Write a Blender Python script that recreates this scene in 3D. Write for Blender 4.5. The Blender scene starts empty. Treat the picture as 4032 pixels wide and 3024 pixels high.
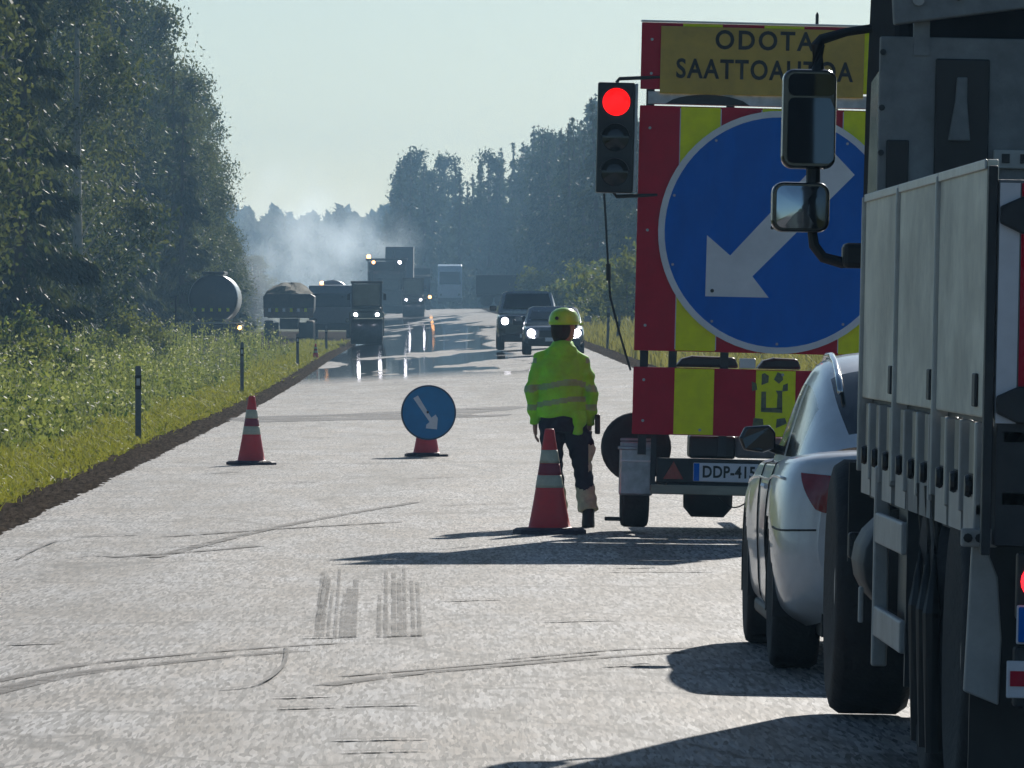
import bpy, math, random
import numpy as np
from mathutils import Vector, Matrix

# ------------------------------------------------------------------ camera, sky, sun, exposure
SC = bpy.context.scene
COL = SC.collection
CAM_H = 1.53                     # eye height over the road
cam_data = bpy.data.cameras.new('camera')
cam_data.sensor_width = 36.0
cam_data.lens = 276.7            # long telephoto
cam_data.clip_start = 0.5
cam_data.clip_end = 9000
cam = bpy.data.objects.new('camera', cam_data)
COL.objects.link(cam)
cam.location = (0, 0, CAM_H)
cam.rotation_euler = (math.radians(90 - 0.4364), 0, math.radians(-0.6438))
SC.camera = cam

SUN_AZ, SUN_EL = 15.5, 25.0      # degrees right of the road direction, degrees up
world = bpy.data.worlds.new('World')
SC.world = world
world.use_nodes = True
wn = world.node_tree
sky = wn.nodes.new('ShaderNodeTexSky')
sky.sky_type = 'NISHITA'
sky.sun_disc = False
sky.sun_elevation = math.radians(SUN_EL)
sky.sun_rotation = math.radians(SUN_AZ)
sky.air_density = 0.7
sky.dust_density = 0.35
sky.ozone_density = 5.0
tint = wn.nodes.new('ShaderNodeVectorMath'); tint.operation = 'MULTIPLY'
tint.inputs[1].default_value = (1.03, 1.0, 0.84)      # white balance of the photograph
wn.links.new(sky.outputs[0], tint.inputs[0])
wn.links.new(tint.outputs[0], wn.nodes['Background'].inputs[0])
wn.nodes["Background"].inputs[1].default_value = 0.063

sun_data = bpy.data.lights.new('sun', 'SUN')
sun_data.energy = 3.8
sun_data.angle = math.radians(0.53)
sun_data.color = (1.0, 0.95, 0.87)
sun = bpy.data.objects.new('sun', sun_data)
COL.objects.link(sun)
az, el = math.radians(SUN_AZ), math.radians(SUN_EL)
SUN_DIR = Vector((math.sin(az) * math.cos(el), math.cos(az) * math.cos(el), math.sin(el)))
sun.rotation_euler = SUN_DIR.to_track_quat('Z', 'Y').to_euler()
sun.location = (20, 60, 40)

SC.view_settings.view_transform = 'Standard'
SC.view_settings.look = 'None'
SC.view_settings.gamma = 1.0
SC.view_settings.use_curve_mapping = False
SC.view_settings.exposure = 0.30
SC.cycles.max_bounces = 5
SC.cycles.diffuse_bounces = 2
SC.cycles.glossy_bounces = 3
SC.cycles.transparent_max_bounces = 8
SC.cycles.volume_bounces = 0
SC.cycles.use_denoising = True
SC.cycles.use_adaptive_sampling = True
SC.cycles.adaptive_threshold = 0.02

rng = np.random.default_rng(7)
random.seed(7)

# ------------------------------------------------------------------ helpers
def link(o):
    COL.objects.link(o)
    return o

def thing(name, label, cat, loc=(0, 0, 0), rot=(0, 0, 0), group=None):
    o = link(bpy.data.objects.new(name, None))
    o.empty_display_size = 0.2
    o.location = loc
    o.rotation_euler = rot
    o['label'] = label
    o['category'] = cat
    if group: o['group'] = group
    return o

def tag(o, label=None, cat=None, group=None, kind=None):
    if label: o['label'] = label
    if cat: o['category'] = cat
    if group: o['group'] = group
    if kind: o['kind'] = kind
    return o

def mesh_obj(name, verts, faces, mat, parent=None, smooth=False, bevel=0.0, loc=None, rot=None, mats=None, mi=None):
    me = bpy.data.meshes.new(name)
    me.from_pydata([tuple(v) for v in verts], [], [tuple(f) for f in faces])
    for m in (mats or [mat]): me.materials.append(m)
    if mi is not None: me.polygons.foreach_set('material_index', mi)
    if smooth: me.polygons.foreach_set('use_smooth', [True] * len(me.polygons))
    me.update()
    o = link(bpy.data.objects.new(name, me))
    if parent: o.parent = parent
    if loc is not None: o.location = loc
    if rot is not None: o.rotation_euler = rot
    if bevel > 0:
        b = o.modifiers.new('bevel', 'BEVEL'); b.width = bevel; b.segments = 2; b.limit_method = 'ANGLE'
        b.angle_limit = math.radians(40)
    return o

class MB:
    """collects shapes; build() links them as one mesh object"""
    def __init__(s): s.v = []; s.f = []
    def add(s, v, f):
        n = len(s.v); s.v += [tuple(p) for p in v]; s.f += [tuple(i + n for i in q) for q in f]; return s
    def box(s, x0, x1, y0, y1, z0, z1, m=None):
        v = [(x, y, z) for z in (z0, z1) for y in (y0, y1) for x in (x0, x1)]
        if m is not None: v = [m @ Vector(p) for p in v]
        return s.add(v, [(0, 2, 3, 1), (4, 5, 7, 6), (0, 1, 5, 4), (2, 6, 7, 3), (0, 4, 6, 2), (1, 3, 7, 5)])
    def prism_y(s, poly, y0, y1):
        """polygon in (x,z) extruded along y; poly counter-clockwise seen from -y"""
        n = len(poly)
        v = [(x, y0, z) for x, z in poly] + [(x, y1, z) for x, z in poly]
        f = [tuple(range(n)), tuple(range(2 * n - 1, n - 1, -1))]
        f += [(i, i + n, (i + 1) % n + n, (i + 1) % n) for i in range(n)]
        return s.add(v, f)
    def prism_x(s, poly, x0, x1):
        """polygon in (y,z) extruded along x"""
        n = len(poly)
        v = [(x0, y, z) for y, z in poly] + [(x1, y, z) for y, z in poly]
        f = [tuple(range(n - 1, -1, -1)), tuple(range(n, 2 * n))]
        f += [(i, (i + 1) % n, (i + 1) % n + n, i + n) for i in range(n)]
        return s.add(v, f)
    def tube(s, pts, r, seg=8, ry=None):
        """round tube along points, r number or list"""
        pts = [Vector(p) for p in pts]; n = len(pts)
        rs = r if isinstance(r, (list, tuple)) else [r] * n
        v = []; f = []
        up = Vector((0, 0, 1))
        for i, p in enumerate(pts):
            d = (pts[min(i + 1, n - 1)] - pts[max(i - 1, 0)]).normalized()
            a = d.cross(up)
            if a.length < 0.05: a = d.cross(Vector((0, 1, 0)))
            a.normalize(); b = a.cross(d).normalized()
            rr = rs[i]; ra, rb = rr if isinstance(rr, (tuple, list)) else (rr, rr)
            for k in range(seg):
                t = 2 * math.pi * k / seg
                v.append(p + a * (ra * math.cos(t)) + b * (rb * math.sin(t)))
        for i in range(n - 1):
            for k in range(seg):
                k2 = (k + 1) % seg
                f.append((i * seg + k, i * seg + k2, (i + 1) * seg + k2, (i + 1) * seg + k))
        f.append(tuple(range(seg - 1, -1, -1))); f.append(tuple(range((n - 1) * seg, n * seg)))
        return s.add(v, f)
    def lathe(s, prof, axis='z', c=(0, 0, 0), seg=24):
        """prof: list of (radius, along axis)"""
        v = []; f = []; n = len(prof)
        for r, h in prof:
            for k in range(seg):
                t = 2 * math.pi * k / seg
                a, b = r * math.cos(t), r * math.sin(t)
                p = {'z': (a, b, h), 'x': (h, a, b), 'y': (b, h, a)}[axis]
                v.append((p[0] + c[0], p[1] + c[1], p[2] + c[2]))
        for i in range(n - 1):
            for k in range(seg):
                k2 = (k + 1) % seg
                f.append((i * seg + k, i * seg + k2, (i + 1) * seg + k2, (i + 1) * seg + k))
        f.append(tuple(range(seg - 1, -1, -1))); f.append(tuple(range((n - 1) * seg, n * seg)))
        return s.add(v, f)
    def loft(s, rings, cap=True):
        n = len(rings[0]); v = [p for r in rings for p in r]; f = []
        for i in range(len(rings) - 1):
            for k in range(n):
                k2 = (k + 1) % n
                f.append((i * n + k, i * n + k2, (i + 1) * n + k2, (i + 1) * n + k))
        if cap:
            f.append(tuple(range(n - 1, -1, -1))); f.append(tuple(range((len(rings) - 1) * n, len(rings) * n)))
        return s.add(v, f)
    def build(s, name, mat, parent=None, **kw):
        o = mesh_obj(name, s.v, s.f, mat, parent, **kw)
        if not kw.get('nofix'):
            import bmesh
            bm = bmesh.new(); bm.from_mesh(o.data)
            bmesh.ops.recalc_face_normals(bm, faces=bm.faces); bm.to_mesh(o.data); bm.free()
            o.data.update()
        return o

def box(name, mat, parent, x0, x1, y0, y1, z0, z1, bevel=0.0, **kw):
    return MB().box(x0, x1, y0, y1, z0, z1).build(name, mat, parent, bevel=bevel, **kw)

def copy_tree(o, parent=None):
    c = o.copy(); COL.objects.link(c)
    if parent: c.parent = parent
    for ch in list(o.children): copy_tree(ch, c)
    return c

def wheel(parent, x, y, z, r, w, rim_r=None, name='wheel', rimmat=None):
    """axis along x; centre x,y,z"""
    rim_r = rim_r or r * 0.62
    h = w / 2
    t = MB().lathe([(rim_r, -h * .8), (r * .86, -h), (r * .95, -h * .93), (r, -h * .7), (r, h * .7), (r * .95, h * .93), (r * .86, h), (rim_r, h * .8)], 'x', (0, 0, 0), 28)
    o = t.build(name, M_TYRE, parent, smooth=True, loc=(x, y, z))
    MB().lathe([(rim_r * .98, -h * .75), (rim_r * .9, -h * .45), (rim_r * .3, -h * .5), (rim_r * .28, -h * .85), (.02, -h * .86),
                ], 'x', (0, 0, 0), 20).build('rim', rimmat or M_RIM, o, smooth=False)
    return o

# ------------------------------------------------------------------ materials
def nd(nt, typ, **kw):
    n = nt.nodes.new(typ)
    for k, v in kw.items():
        if k in n.inputs: n.inputs[k].default_value = v
        else: setattr(n, k, v)
    return n

def mat(name, col, rough=0.5, metal=0.0, var=0.12, scale=8.0, bump=0.0, bscale=60.0, emit=None, estr=0.0,
        coat=0.0, spec=0.5, dirt=0.0, dirtcol=(0.12, 0.10, 0.08), stretch=(1, 1, 1), trans=0.0):
    m = bpy.data.materials.new(name); m.use_nodes = True
    nt = m.node_tree; L = nt.links.new
    p = nt.nodes['Principled BSDF']
    tc = nd(nt, 'ShaderNodeTexCoord'); mp = nd(nt, 'ShaderNodeMapping')
    mp.inputs['Scale'].default_value = stretch
    L(tc.outputs['Object'], mp.inputs['Vector'])
    nz = nd(nt, 'ShaderNodeTexNoise', Scale=scale, Detail=5.0, Roughness=0.6)
    L(mp.outputs[0], nz.inputs['Vector'])
    mr = nd(nt, 'ShaderNodeMapRange'); mr.inputs[1].default_value = .3; mr.inputs[2].default_value = .7
    mr.inputs[3].default_value = 1 - var; mr.inputs[4].default_value = 1 + var
    L(nz.outputs[0], mr.inputs[0])
    mx = nd(nt, 'ShaderNodeVectorMath', operation='SCALE'); mx.inputs[0].default_value = col[:3]
    L(mr.outputs[0], mx.inputs['Scale'])
    out = mx.outputs[0]
    if dirt > 0:
        n2 = nd(nt, 'ShaderNodeTexNoise', Scale=scale * .45, Detail=7.0, Roughness=0.7)
        L(mp.outputs[0], n2.inputs['Vector'])
        r2 = nd(nt, 'ShaderNodeMapRange'); r2.inputs[1].default_value = .42; r2.inputs[2].default_value = .72
        r2.inputs[3].default_value = 0; r2.inputs[4].default_value = dirt
        L(n2.outputs[0], r2.inputs[0])
        mm = nd(nt, 'ShaderNodeMix', data_type='RGBA')
        L(r2.outputs[0], mm.inputs[0]); L(out, mm.inputs[6]); mm.inputs[7].default_value = (*dirtcol, 1)
        out = mm.outputs[2]
    L(out, p.inputs['Base Color'])
    rr = nd(nt, 'ShaderNodeMapRange'); rr.inputs[3].default_value = max(.02, rough - .08); rr.inputs[4].default_value = min(1, rough + .08)
    L(nz.outputs[0], rr.inputs[0]); L(rr.outputs[0], p.inputs['Roughness'])
    p.inputs['Metallic'].default_value = metal
    p.inputs['Specular IOR Level'].default_value = spec
    p.inputs['Coat Weight'].default_value = coat
    if coat: p.inputs['Coat Roughness'].default_value = 0.06
    if bump > 0:
        bn = nd(nt, 'ShaderNodeTexNoise', Scale=bscale, Detail=4.0)
        L(mp.outputs[0], bn.inputs['Vector'])
        bp = nd(nt, 'ShaderNodeBump', Strength=bump, Distance=0.02)
        L(bn.outputs[0], bp.inputs['Height']); L(bp.outputs[0], p.inputs['Normal'])
    if emit:
        p.inputs['Emission Color'].default_value = (*emit, 1); p.inputs['Emission Strength'].default_value = estr
    if trans: p.inputs['Transmission Weight'].default_value = trans
    return m

def leaf_mat(name, cols, transl=0.45, rough=0.55, scale=0.35):
    """cols: dark, mid, light; varied by per-card random attribute and by a broad noise"""
    m = bpy.data.materials.new(name); m.use_nodes = True
    nt = m.node_tree; L = nt.links.new
    p = nt.nodes['Principled BSDF']; out = nt.nodes['Material Output']
    at = nd(nt, 'ShaderNodeAttribute', attribute_name='rnd')
    oi = nd(nt, 'ShaderNodeObjectInfo')
    ge = nd(nt, 'ShaderNodeNewGeometry')
    nz = nd(nt, 'ShaderNodeTexNoise', Scale=scale, Detail=3.0)
    L(ge.outputs['Position'], nz.inputs['Vector'])
    a1 = nd(nt, 'ShaderNodeMath', operation='MULTIPLY_ADD'); a1.inputs[1].default_value = .55
    L(at.outputs['Fac'], a1.inputs[0]); L(nz.outputs[0], a1.inputs[2])
    a2 = nd(nt, 'ShaderNodeMath', operation='MULTIPLY_ADD'); a2.inputs[1].default_value = .35
    L(oi.outputs['Random'], a2.inputs[0]); L(a1.outputs[0], a2.inputs[2])
    cr = nd(nt, 'ShaderNodeValToRGB')
    e = cr.color_ramp.elements
    e[0].position = .35; e[0].color = (*cols[0], 1)
    e[1].position = 1.2 if False else 1.0; e[1].color = (*cols[2], 1)
    k = e.new(.7); k.color = (*cols[1], 1)
    L(a2.outputs[0], cr.inputs[0])
    L(cr.outputs[0], p.inputs['Base Color'])
    p.inputs['Roughness'].default_value = rough
    p.inputs['Specular IOR Level'].default_value = .35
    tr = nd(nt, 'ShaderNodeBsdfTranslucent')
    hs = nd(nt, 'ShaderNodeVectorMath', operation='MULTIPLY'); hs.inputs[1].default_value = (1.25, 1.3, .6)
    L(cr.outputs[0], hs.inputs[0]); L(hs.outputs[0], tr.inputs[0])
    mx = nd(nt, 'ShaderNodeMixShader'); mx.inputs[0].default_value = transl
    L(p.outputs[0], mx.inputs[1]); L(tr.outputs[0], mx.inputs[2]); L(mx.outputs[0], out.inputs[0])
    return m

M_TYRE = mat('tyre_rubber', (.022, .022, .024), .75, bump=.3, bscale=40, dirt=.4, dirtcol=(.07, .065, .06))
M_RIM = mat('rim_steel', (.35, .35, .36), .4, .8, dirt=.5)
M_BLACK = mat('black_plastic', (.016, .018, .02), .45, dirt=.25, dirtcol=(.05, .05, .05))
M_BLACKG = mat('black_gloss', (.012, .014, .016), .15, coat=.4)
M_DARKSTEEL = mat('dark_steel', (.035, .04, .045), .55, .3, dirt=.5, dirtcol=(.09, .085, .08))
M_GALV = mat('galvanised_steel', (.45, .47, .49), .42, .75, var=.25, scale=14, dirt=.3, dirtcol=(.25, .24, .22))
M_ALU = mat('aluminium', (.5, .5, .49), .42, .6, var=.18, scale=6, bump=.05, dirt=.35, dirtcol=(.3, .28, .24))
M_WHITE = mat('white_paint', (.75, .76, .76), .35, var=.05, coat=.3, dirt=.2, dirtcol=(.4, .38, .34))
M_GLASS = mat('dark_glass', (.015, .02, .022), .06, spec=.8, var=.3)
M_REDLENS = mat('red_lens', (.28, .012, .02), .18, coat=.6, var=.2, scale=30)
M_RED = mat('sheeting_red', (.55, .012, .04), .6, spec=.15, var=.08, dirt=.25, dirtcol=(.30, .02, .04))
M_YEL = mat('sheeting_yellow', (.90, .92, .02), .6, spec=.15, var=.08, scale=12, dirt=.2, dirtcol=(.70, .66, .05))
M_BLUE = mat('sheeting_blue', (.002, .15, .62), .6, spec=.12, var=.10, scale=5, stretch=(1, 1, .35), dirt=.35, dirtcol=(.01, .11, .42))
M_SIGNWHITE = mat('sheeting_white', (.80, .80, .84), .45, var=.05, dirt=.25, dirtcol=(.42, .42, .44))
M_TEXT = mat('black_lettering', (.012, .012, .012), .6)
M_AMBERSIGN = mat('sheeting_amber', (.62, .42, .09), .6, spec=.15, var=.08, dirt=.35, dirtcol=(.25, .17, .06))
M_CONE = mat('cone_red', (.80, .04, .045), .5, var=.08, dirt=.35, dirtcol=(.25, .05, .05))
M_CONEBASE = mat('cone_base_rubber', (.035, .022, .045), .7, bump=.2)
M_BAND = mat('cone_band', (.60, .58, .44), .4, var=.12, scale=25, dirt=.5, dirtcol=(.33, .30, .2))
M_AMBERLAMP = mat('amber_lamp', (.9, .35, .05), .3, emit=(1, .42, .12), estr=9)
M_HEADLAMP = mat('headlamp', (.9, .9, .95), .1, emit=(.93, .9, 1), estr=14)

# ------------------------------------------------------------------ terrain profile
DL = [-400, 0, 150, 191, 270, 340, 450, 580, 700, 1000, 1500, 3000]
ZL = [0, 0, 0, .07, .40, .55, 1.0, 1.85, 2.6, 3.4, 5.0, 8.0]
DR = [-400, 0, 60, 100, 140, 191, 260, 340, 415, 580, 700, 1000, 1500, 3000]
ZR = [-.06, -.06, -.06, -.03, .12, .50, .85, 1.3, 1.75, 2.35, 2.9, 3.5, 5.0, 8.0]
def smoothi(d, D, Z):
    return (np.interp(d - 18, D, Z) + 2 * np.interp(d, D, Z) + np.interp(d + 18, D, Z)) / 4
ROAD_L, ROAD_R = -3.08, 5.05
def road_z(x, d):
    x = np.asarray(x, float); d = np.asarray(d, float)
    zl = smoothi(d, DL, ZL); zr = smoothi(d, DR, ZR)
    near = np.clip((170 - d) / 60, 0, 1)
    t = np.clip((x - ROAD_L) / (ROAD_R - ROAD_L), 0, 1)
    tc = np.clip((t - .5) / .5, 0, 1)                       # near: left lane level, right lane falls off
    return zl + (zr - zl) * (near * tc + (1 - near) * t)
def ground_z(x, d):
    x = np.asarray(x, float); d = np.asarray(d, float)
    z = road_z(x, d) - .02
    left = np.clip(ROAD_L - .45 - x, 0, None)
    right = np.clip(x - ROAD_R - .5, 0, None)
    z = z - .05 * np.clip(left / .6, 0, 1) - .35 * np.exp(-((left - 3.2) / 1.4) ** 2) * np.clip((300 - d) / 60, 0, 1)
    z = z + .012 * np.clip(left - 6, 0, 400) + .25 * np.clip(right / 5, 0, 1.0) + .012 * np.clip(right - 6, 0, 400)
    return z
def gz(x, d): return float(ground_z(x, d))
def rz(x, d): return float(road_z(x, d))

# ------------------------------------------------------------------ ground, shoulder, road
def grid_sheet(name, xs, ds, zf, material, dz=0.0):
    xs = np.array(xs, float); ds = np.array(ds, float)
    X, D = np.meshgrid(xs, ds)
    Z = zf(X, D) + dz
    v = np.stack([X.ravel(), D.ravel(), Z.ravel()], 1)
    nx = len(xs); f = []
    for j in range(len(ds) - 1):
        for i in range(nx - 1):
            a = j * nx + i
            f.append((a, a + 1, a + nx + 1, a + nx))
    return mesh_obj(name, v.tolist(), f, material, smooth=True)

def ground_material():
    m = bpy.data.materials.new('soil_and_turf'); m.use_nodes = True
    nt = m.node_tree; L = nt.links.new; p = nt.nodes['Principled BSDF']
    ge = nd(nt, 'ShaderNodeNewGeometry')
    n1 = nd(nt, 'ShaderNodeTexNoise', Scale=.6, Detail=8.0, Roughness=.7); L(ge.outputs['Position'], n1.inputs['Vector'])
    cr = nd(nt, 'ShaderNodeValToRGB'); e = cr.color_ramp.elements
    e[0].position = .3; e[0].color = (.05, .055, .02, 1); e[1].position = .72; e[1].color = (.13, .14, .035, 1)
    L(n1.outputs[0], cr.inputs[0]); L(cr.outputs[0], p.inputs['Base Color'])
    p.inputs['Roughness'].default_value = .95; p.inputs['Specular IOR Level'].default_value = .1
    n2 = nd(nt, 'ShaderNodeTexNoise', Scale=9.0, Detail=5.0); L(ge.outputs['Position'], n2.inputs['Vector'])
    b = nd(nt, 'ShaderNodeBump', Strength=.8, Distance=.1); L(n2.outputs[0], b.inputs['Height']); L(b.outputs[0], p.inputs['Normal'])
    return m

def gravel_material():
    m = bpy.data.materials.new('shoulder_gravel'); m.use_nodes = True
    nt = m.node_tree; L = nt.links.new; p = nt.nodes['Principled BSDF']
    ge = nd(nt, 'ShaderNodeNewGeometry')
    mp = nd(nt, 'ShaderNodeMapping'); mp.inputs['Scale'].default_value = (1, .12, 1); L(ge.outputs['Position'], mp.inputs['Vector'])
    n1 = nd(nt, 'ShaderNodeTexNoise', Scale=22.0, Detail=8.0, Roughness=.75); L(mp.outputs[0], n1.inputs['Vector'])
    cr = nd(nt, 'ShaderNodeValToRGB'); e = cr.color_ramp.elements
    e[0].position = .32; e[0].color = (.022, .017, .013, 1); e[1].position = .72; e[1].color = (.21, .165, .125, 1)
    L(n1.outputs[0], cr.inputs[0]); L(cr.outputs[0], p.inputs['Base Color'])
    p.inputs['Roughness'].default_value = 1.0; p.inputs['Specular IOR Level'].default_value = .0
    b = nd(nt, 'ShaderNodeBump', Strength=1.0, Distance=.05); L(n1.outputs[0], b.inputs['Height']); L(b.outputs[0], p.inputs['Normal'])
    return m

def asphalt_material():
    m = bpy.data.materials.new('worn_asphalt'); m.use_nodes = True
    nt = m.node_tree; L = nt.links.new; p = nt.nodes['Principled BSDF']; out = nt.nodes['Material Output']
    ge = nd(nt, 'ShaderNodeNewGeometry')
    def mapped(sx, sy):
        mp = nd(nt, 'ShaderNodeMapping'); mp.inputs['Scale'].default_value = (sx, sy, 1)
        L(ge.outputs['Position'], mp.inputs['Vector']); return mp.outputs[0]
    def noise(vec, scale, det=4.0, ro=.6):
        n = nd(nt, 'ShaderNodeTexNoise', Scale=scale, Detail=det, Roughness=ro); L(vec, n.inputs['Vector']); return n.outputs[0]
    def math_(op, a, b=None, c=None):
        n = nd(nt, 'ShaderNodeMath', operation=op)
        for i, s in enumerate((a, b, c)):
            if s is None: continue
            if isinstance(s, (int, float)): n.inputs[i].default_value = s
            else: L(s, n.inputs[i])
        return n.outputs[0]
    def rngmap(s, a, b, c, d):
        n = nd(nt, 'ShaderNodeMapRange'); L(s, n.inputs[0])
        for i, v in zip((1, 2, 3, 4), (a, b, c, d)): n.inputs[i].default_value = v
        return n.outputs[0]
    gv = nd(nt, 'ShaderNodeTexVoronoi', feature='F1', Scale=74.0); L(mapped(1, .055), gv.inputs['Vector'])
    gs = nd(nt, 'ShaderNodeSeparateXYZ'); L(gv.outputs['Color'], gs.inputs[0])
    gn = noise(mapped(1, .05), 40.0, 6.0, .85)
    grain = math_('ADD', math_('MULTIPLY', gs.outputs[0], .5), math_('MULTIPLY', gn, .5))       # stone relief, drawn out by traffic
    coarse = noise(mapped(1, .05), 9.0, 6.0, .7)
    patch = noise(mapped(1, .12), .9, 5.0, .6)            # repairs, worn lanes
    cross = noise(mapped(.14, 1.0), 1.3, 4.0, .65)        # transverse machine marks
    v = rngmap(grain, .22, .78, .12, 1.88)
    v = math_('MULTIPLY', v, rngmap(coarse, .3, .7, .86, 1.14))
    v = math_('MULTIPLY', v, rngmap(patch, .35, .65, .80, 1.16))
    v = math_('MULTIPLY', v, rngmap(cross, .53, .66, 1.0, .76))
    dash = noise(mapped(.45, 2.4), 1.0, 5.0, .7)           # thin sideways scrape marks
    v = math_('MULTIPLY', v, rngmap(dash, .57, .66, 1.0, .72))
    stain = noise(mapped(1, .16), 1.7, 7.0, .72)          # bleeding binder and dust
    v = math_('MULTIPLY', v, rngmap(stain, .46, .66, 1.04, .70))
    # worn wheel tracks along the lanes
    sep = nd(nt, 'ShaderNodeSeparateXYZ'); L(ge.outputs['Position'], sep.inputs[0])
    trk = math_('COSINE', math_('MULTIPLY', math_('ADD', sep.outputs[0], .25), 2 * math.pi / 1.75))
    v = math_('MULTIPLY', v, math_('MULTIPLY_ADD', trk, -.055, 1.0))
    # cracks: thin bent lines
    wob = noise(mapped(1, .2), 1.4, 4.0, .6)
    vo = nd(nt, 'ShaderNodeTexVoronoi', feature='DISTANCE_TO_EDGE', Scale=.32)
    ad = nd(nt, 'ShaderNodeVectorMath', operation='ADD'); L(mapped(1, .45), ad.inputs[0])
    sc = nd(nt, 'ShaderNodeVectorMath', operation='SCALE'); sc.inputs['Scale'].default_value = 1.6
    wc = nd(nt, 'ShaderNodeTexNoise', Scale=1.1, Detail=4.0); L(mapped(1, .3), wc.inputs['Vector'])
    L(wc.outputs['Color'], sc.inputs[0]); L(sc.outputs[0], ad.inputs[1]); L(ad.outputs[0], vo.inputs['Vector'])
    crk = rngmap(vo.outputs['Distance'], .0, .016, .30, 1.0)
    v = math_('MULTIPLY', v, crk)
    tone = nd(nt, 'ShaderNodeMix', data_type='RGBA'); L(rngmap(stain, .40, .62, 0, 1), tone.inputs[0])
    tone.inputs[6].default_value = (.262, .256, .254, 1); tone.inputs[7].default_value = (.262, .228, .196, 1)
    col = nd(nt, 'ShaderNodeVectorMath', operation='SCALE'); L(tone.outputs[2], col.inputs[0])
    L(v, col.inputs['Scale'])
    L(col.outputs[0], p.inputs['Base Color'])
    L(rngmap(gs.outputs[1], .70, .95, .66, .54), p.inputs['Roughness'])
    p.inputs['Specular IOR Level'].default_value = .26
    b = nd(nt, 'ShaderNodeBump', Strength=.32, Distance=.012); L(grain, b.inputs['Height']); L(b.outputs[0], p.inputs['Normal'])
    # heat mirage far down the closed lane, put in as dark mirror-smooth patches
    sh = noise(mapped(.10, .034), 1.0, 4.0, .55)
    shx = noise(mapped(.55, .03), 1.0, 3.0, .55)
    yy = sep.outputs[1]
    gate = math_('MULTIPLY', rngmap(yy, 186, 204, 0, 1), rngmap(yy, 560, 640, 1, 0))
    edge = math_('ADD', sep.outputs[0], math_('MULTIPLY_ADD', shx, 5.0, -2.5))
    gate = math_('MULTIPLY', gate, rngmap(edge, 2.6, 3.1, 1, 0))
    s2 = math_('ADD', sh, math_('MULTIPLY_ADD', shx, .5, -.25))
    mirage_mask = math_('MULTIPLY', rngmap(s2, .415, .43, 0, 1), gate)
    g = nd(nt, 'ShaderNodeBsdfPrincipled')
    g.inputs['Base Color'].default_value = (.018, .02, .026, 1); g.inputs['Roughness'].default_value = .035
    g.inputs['Specular IOR Level'].default_value = .5
    b2 = nd(nt, 'ShaderNodeBump', Strength=.12, Distance=.01)
    L(noise(mapped(.3, .05), 2.5, 2.0), b2.inputs['Height']); L(b2.outputs[0], g.inputs['Normal'])
    mx = nd(nt, 'ShaderNodeMixShader'); L(mirage_mask, mx.inputs[0]); L(p.outputs[0], mx.inputs[1]); L(g.outputs[0], mx.inputs[2])
    L(mx.outputs[0], out.inputs[0])
    return m

M_GROUND = ground_material(); M_GRAVEL = gravel_material(); M_ASPHALT = asphalt_material()
dsteps = list(range(-300, 0, 50)) + list(range(0, 200, 10)) + list(range(200, 760, 20)) + [800, 900, 1000, 1200, 1500, 2000, 3000, 5000]
xsteps = [-2500, -600, -200, -80, -40, -25, -18, -14, -11, -9.5, -8.5, -7.5, -6.8, -6, -5.3, -4.6, -4.1, -3.6, -3.4, -3.1, -2, 0, 2, 4, 5, 5.5, 6.2, 7.5, 9, 11, 13, 18, 25, 40, 80, 200, 600, 2500]
gr = grid_sheet('ground', xsteps, dsteps, lambda x, d: ground_z(x, d) - .03 * ((x > -4.0) & (x < 6)), M_GROUND)
tag(gr, kind='structure')
rd = grid_sheet('road', [-3.12, -2.6, -1.8, -1, -.2, .5, .97, 1.4, 2.2, 3, 3.8, 4.4, 5.05], dsteps[:-3] + [1500], road_z, M_ASPHALT)
tag(rd, kind='structure')
def ragged_strip(name, xa, xb, d0, d1, n, mat_, dz, jit):
    v = []; f = []
    ds = np.linspace(d0, d1, n)
    for i, d in enumerate(ds):
        for k, t in enumerate((0, .33, .66, 1)):
            x = xa + (xb - xa) * t
            j = (jit if k == 0 else jit * .22) * (.8 * math.sin(d * .9 + k) + .7 * math.sin(d * .37 + 2 * k) + .5 * math.sin(d * 2.3)) if k in (0, 3) else 0
            z = max(rz(x, d), gz(x, d)) + dz + (.025 * abs(rng.normal()) if k in (1, 2) else -.012 if k == 3 else 0)
            v.append((x + j, d, z))
    for i in range(n - 1):
        for k in range(3):
            a = i * 4 + k; f.append((a, a + 1, a + 5, a + 4))
    o = mesh_obj(name, v, f, mat_, smooth=True); return tag(o, kind='structure')
ragged_strip('gravel_shoulder', -3.72, -3.04, 4, 420, 1500, M_GRAVEL, .008, .07)
ragged_strip('gravel_shoulder', 5.75, 5.0, 4, 700, 1500, M_GRAVEL, .008, .07)
# gravel yard beside the road where the works lorries stand
yard = grid_sheet('gravel_yard', [-13, -11, -9, -7, -5.5, -4.2, -3.75], list(np.linspace(318, 470, 20)), lambda x, d: ground_z(x, d) + .02, M_GRAVEL)
tag(yard, kind='structure')

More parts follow.
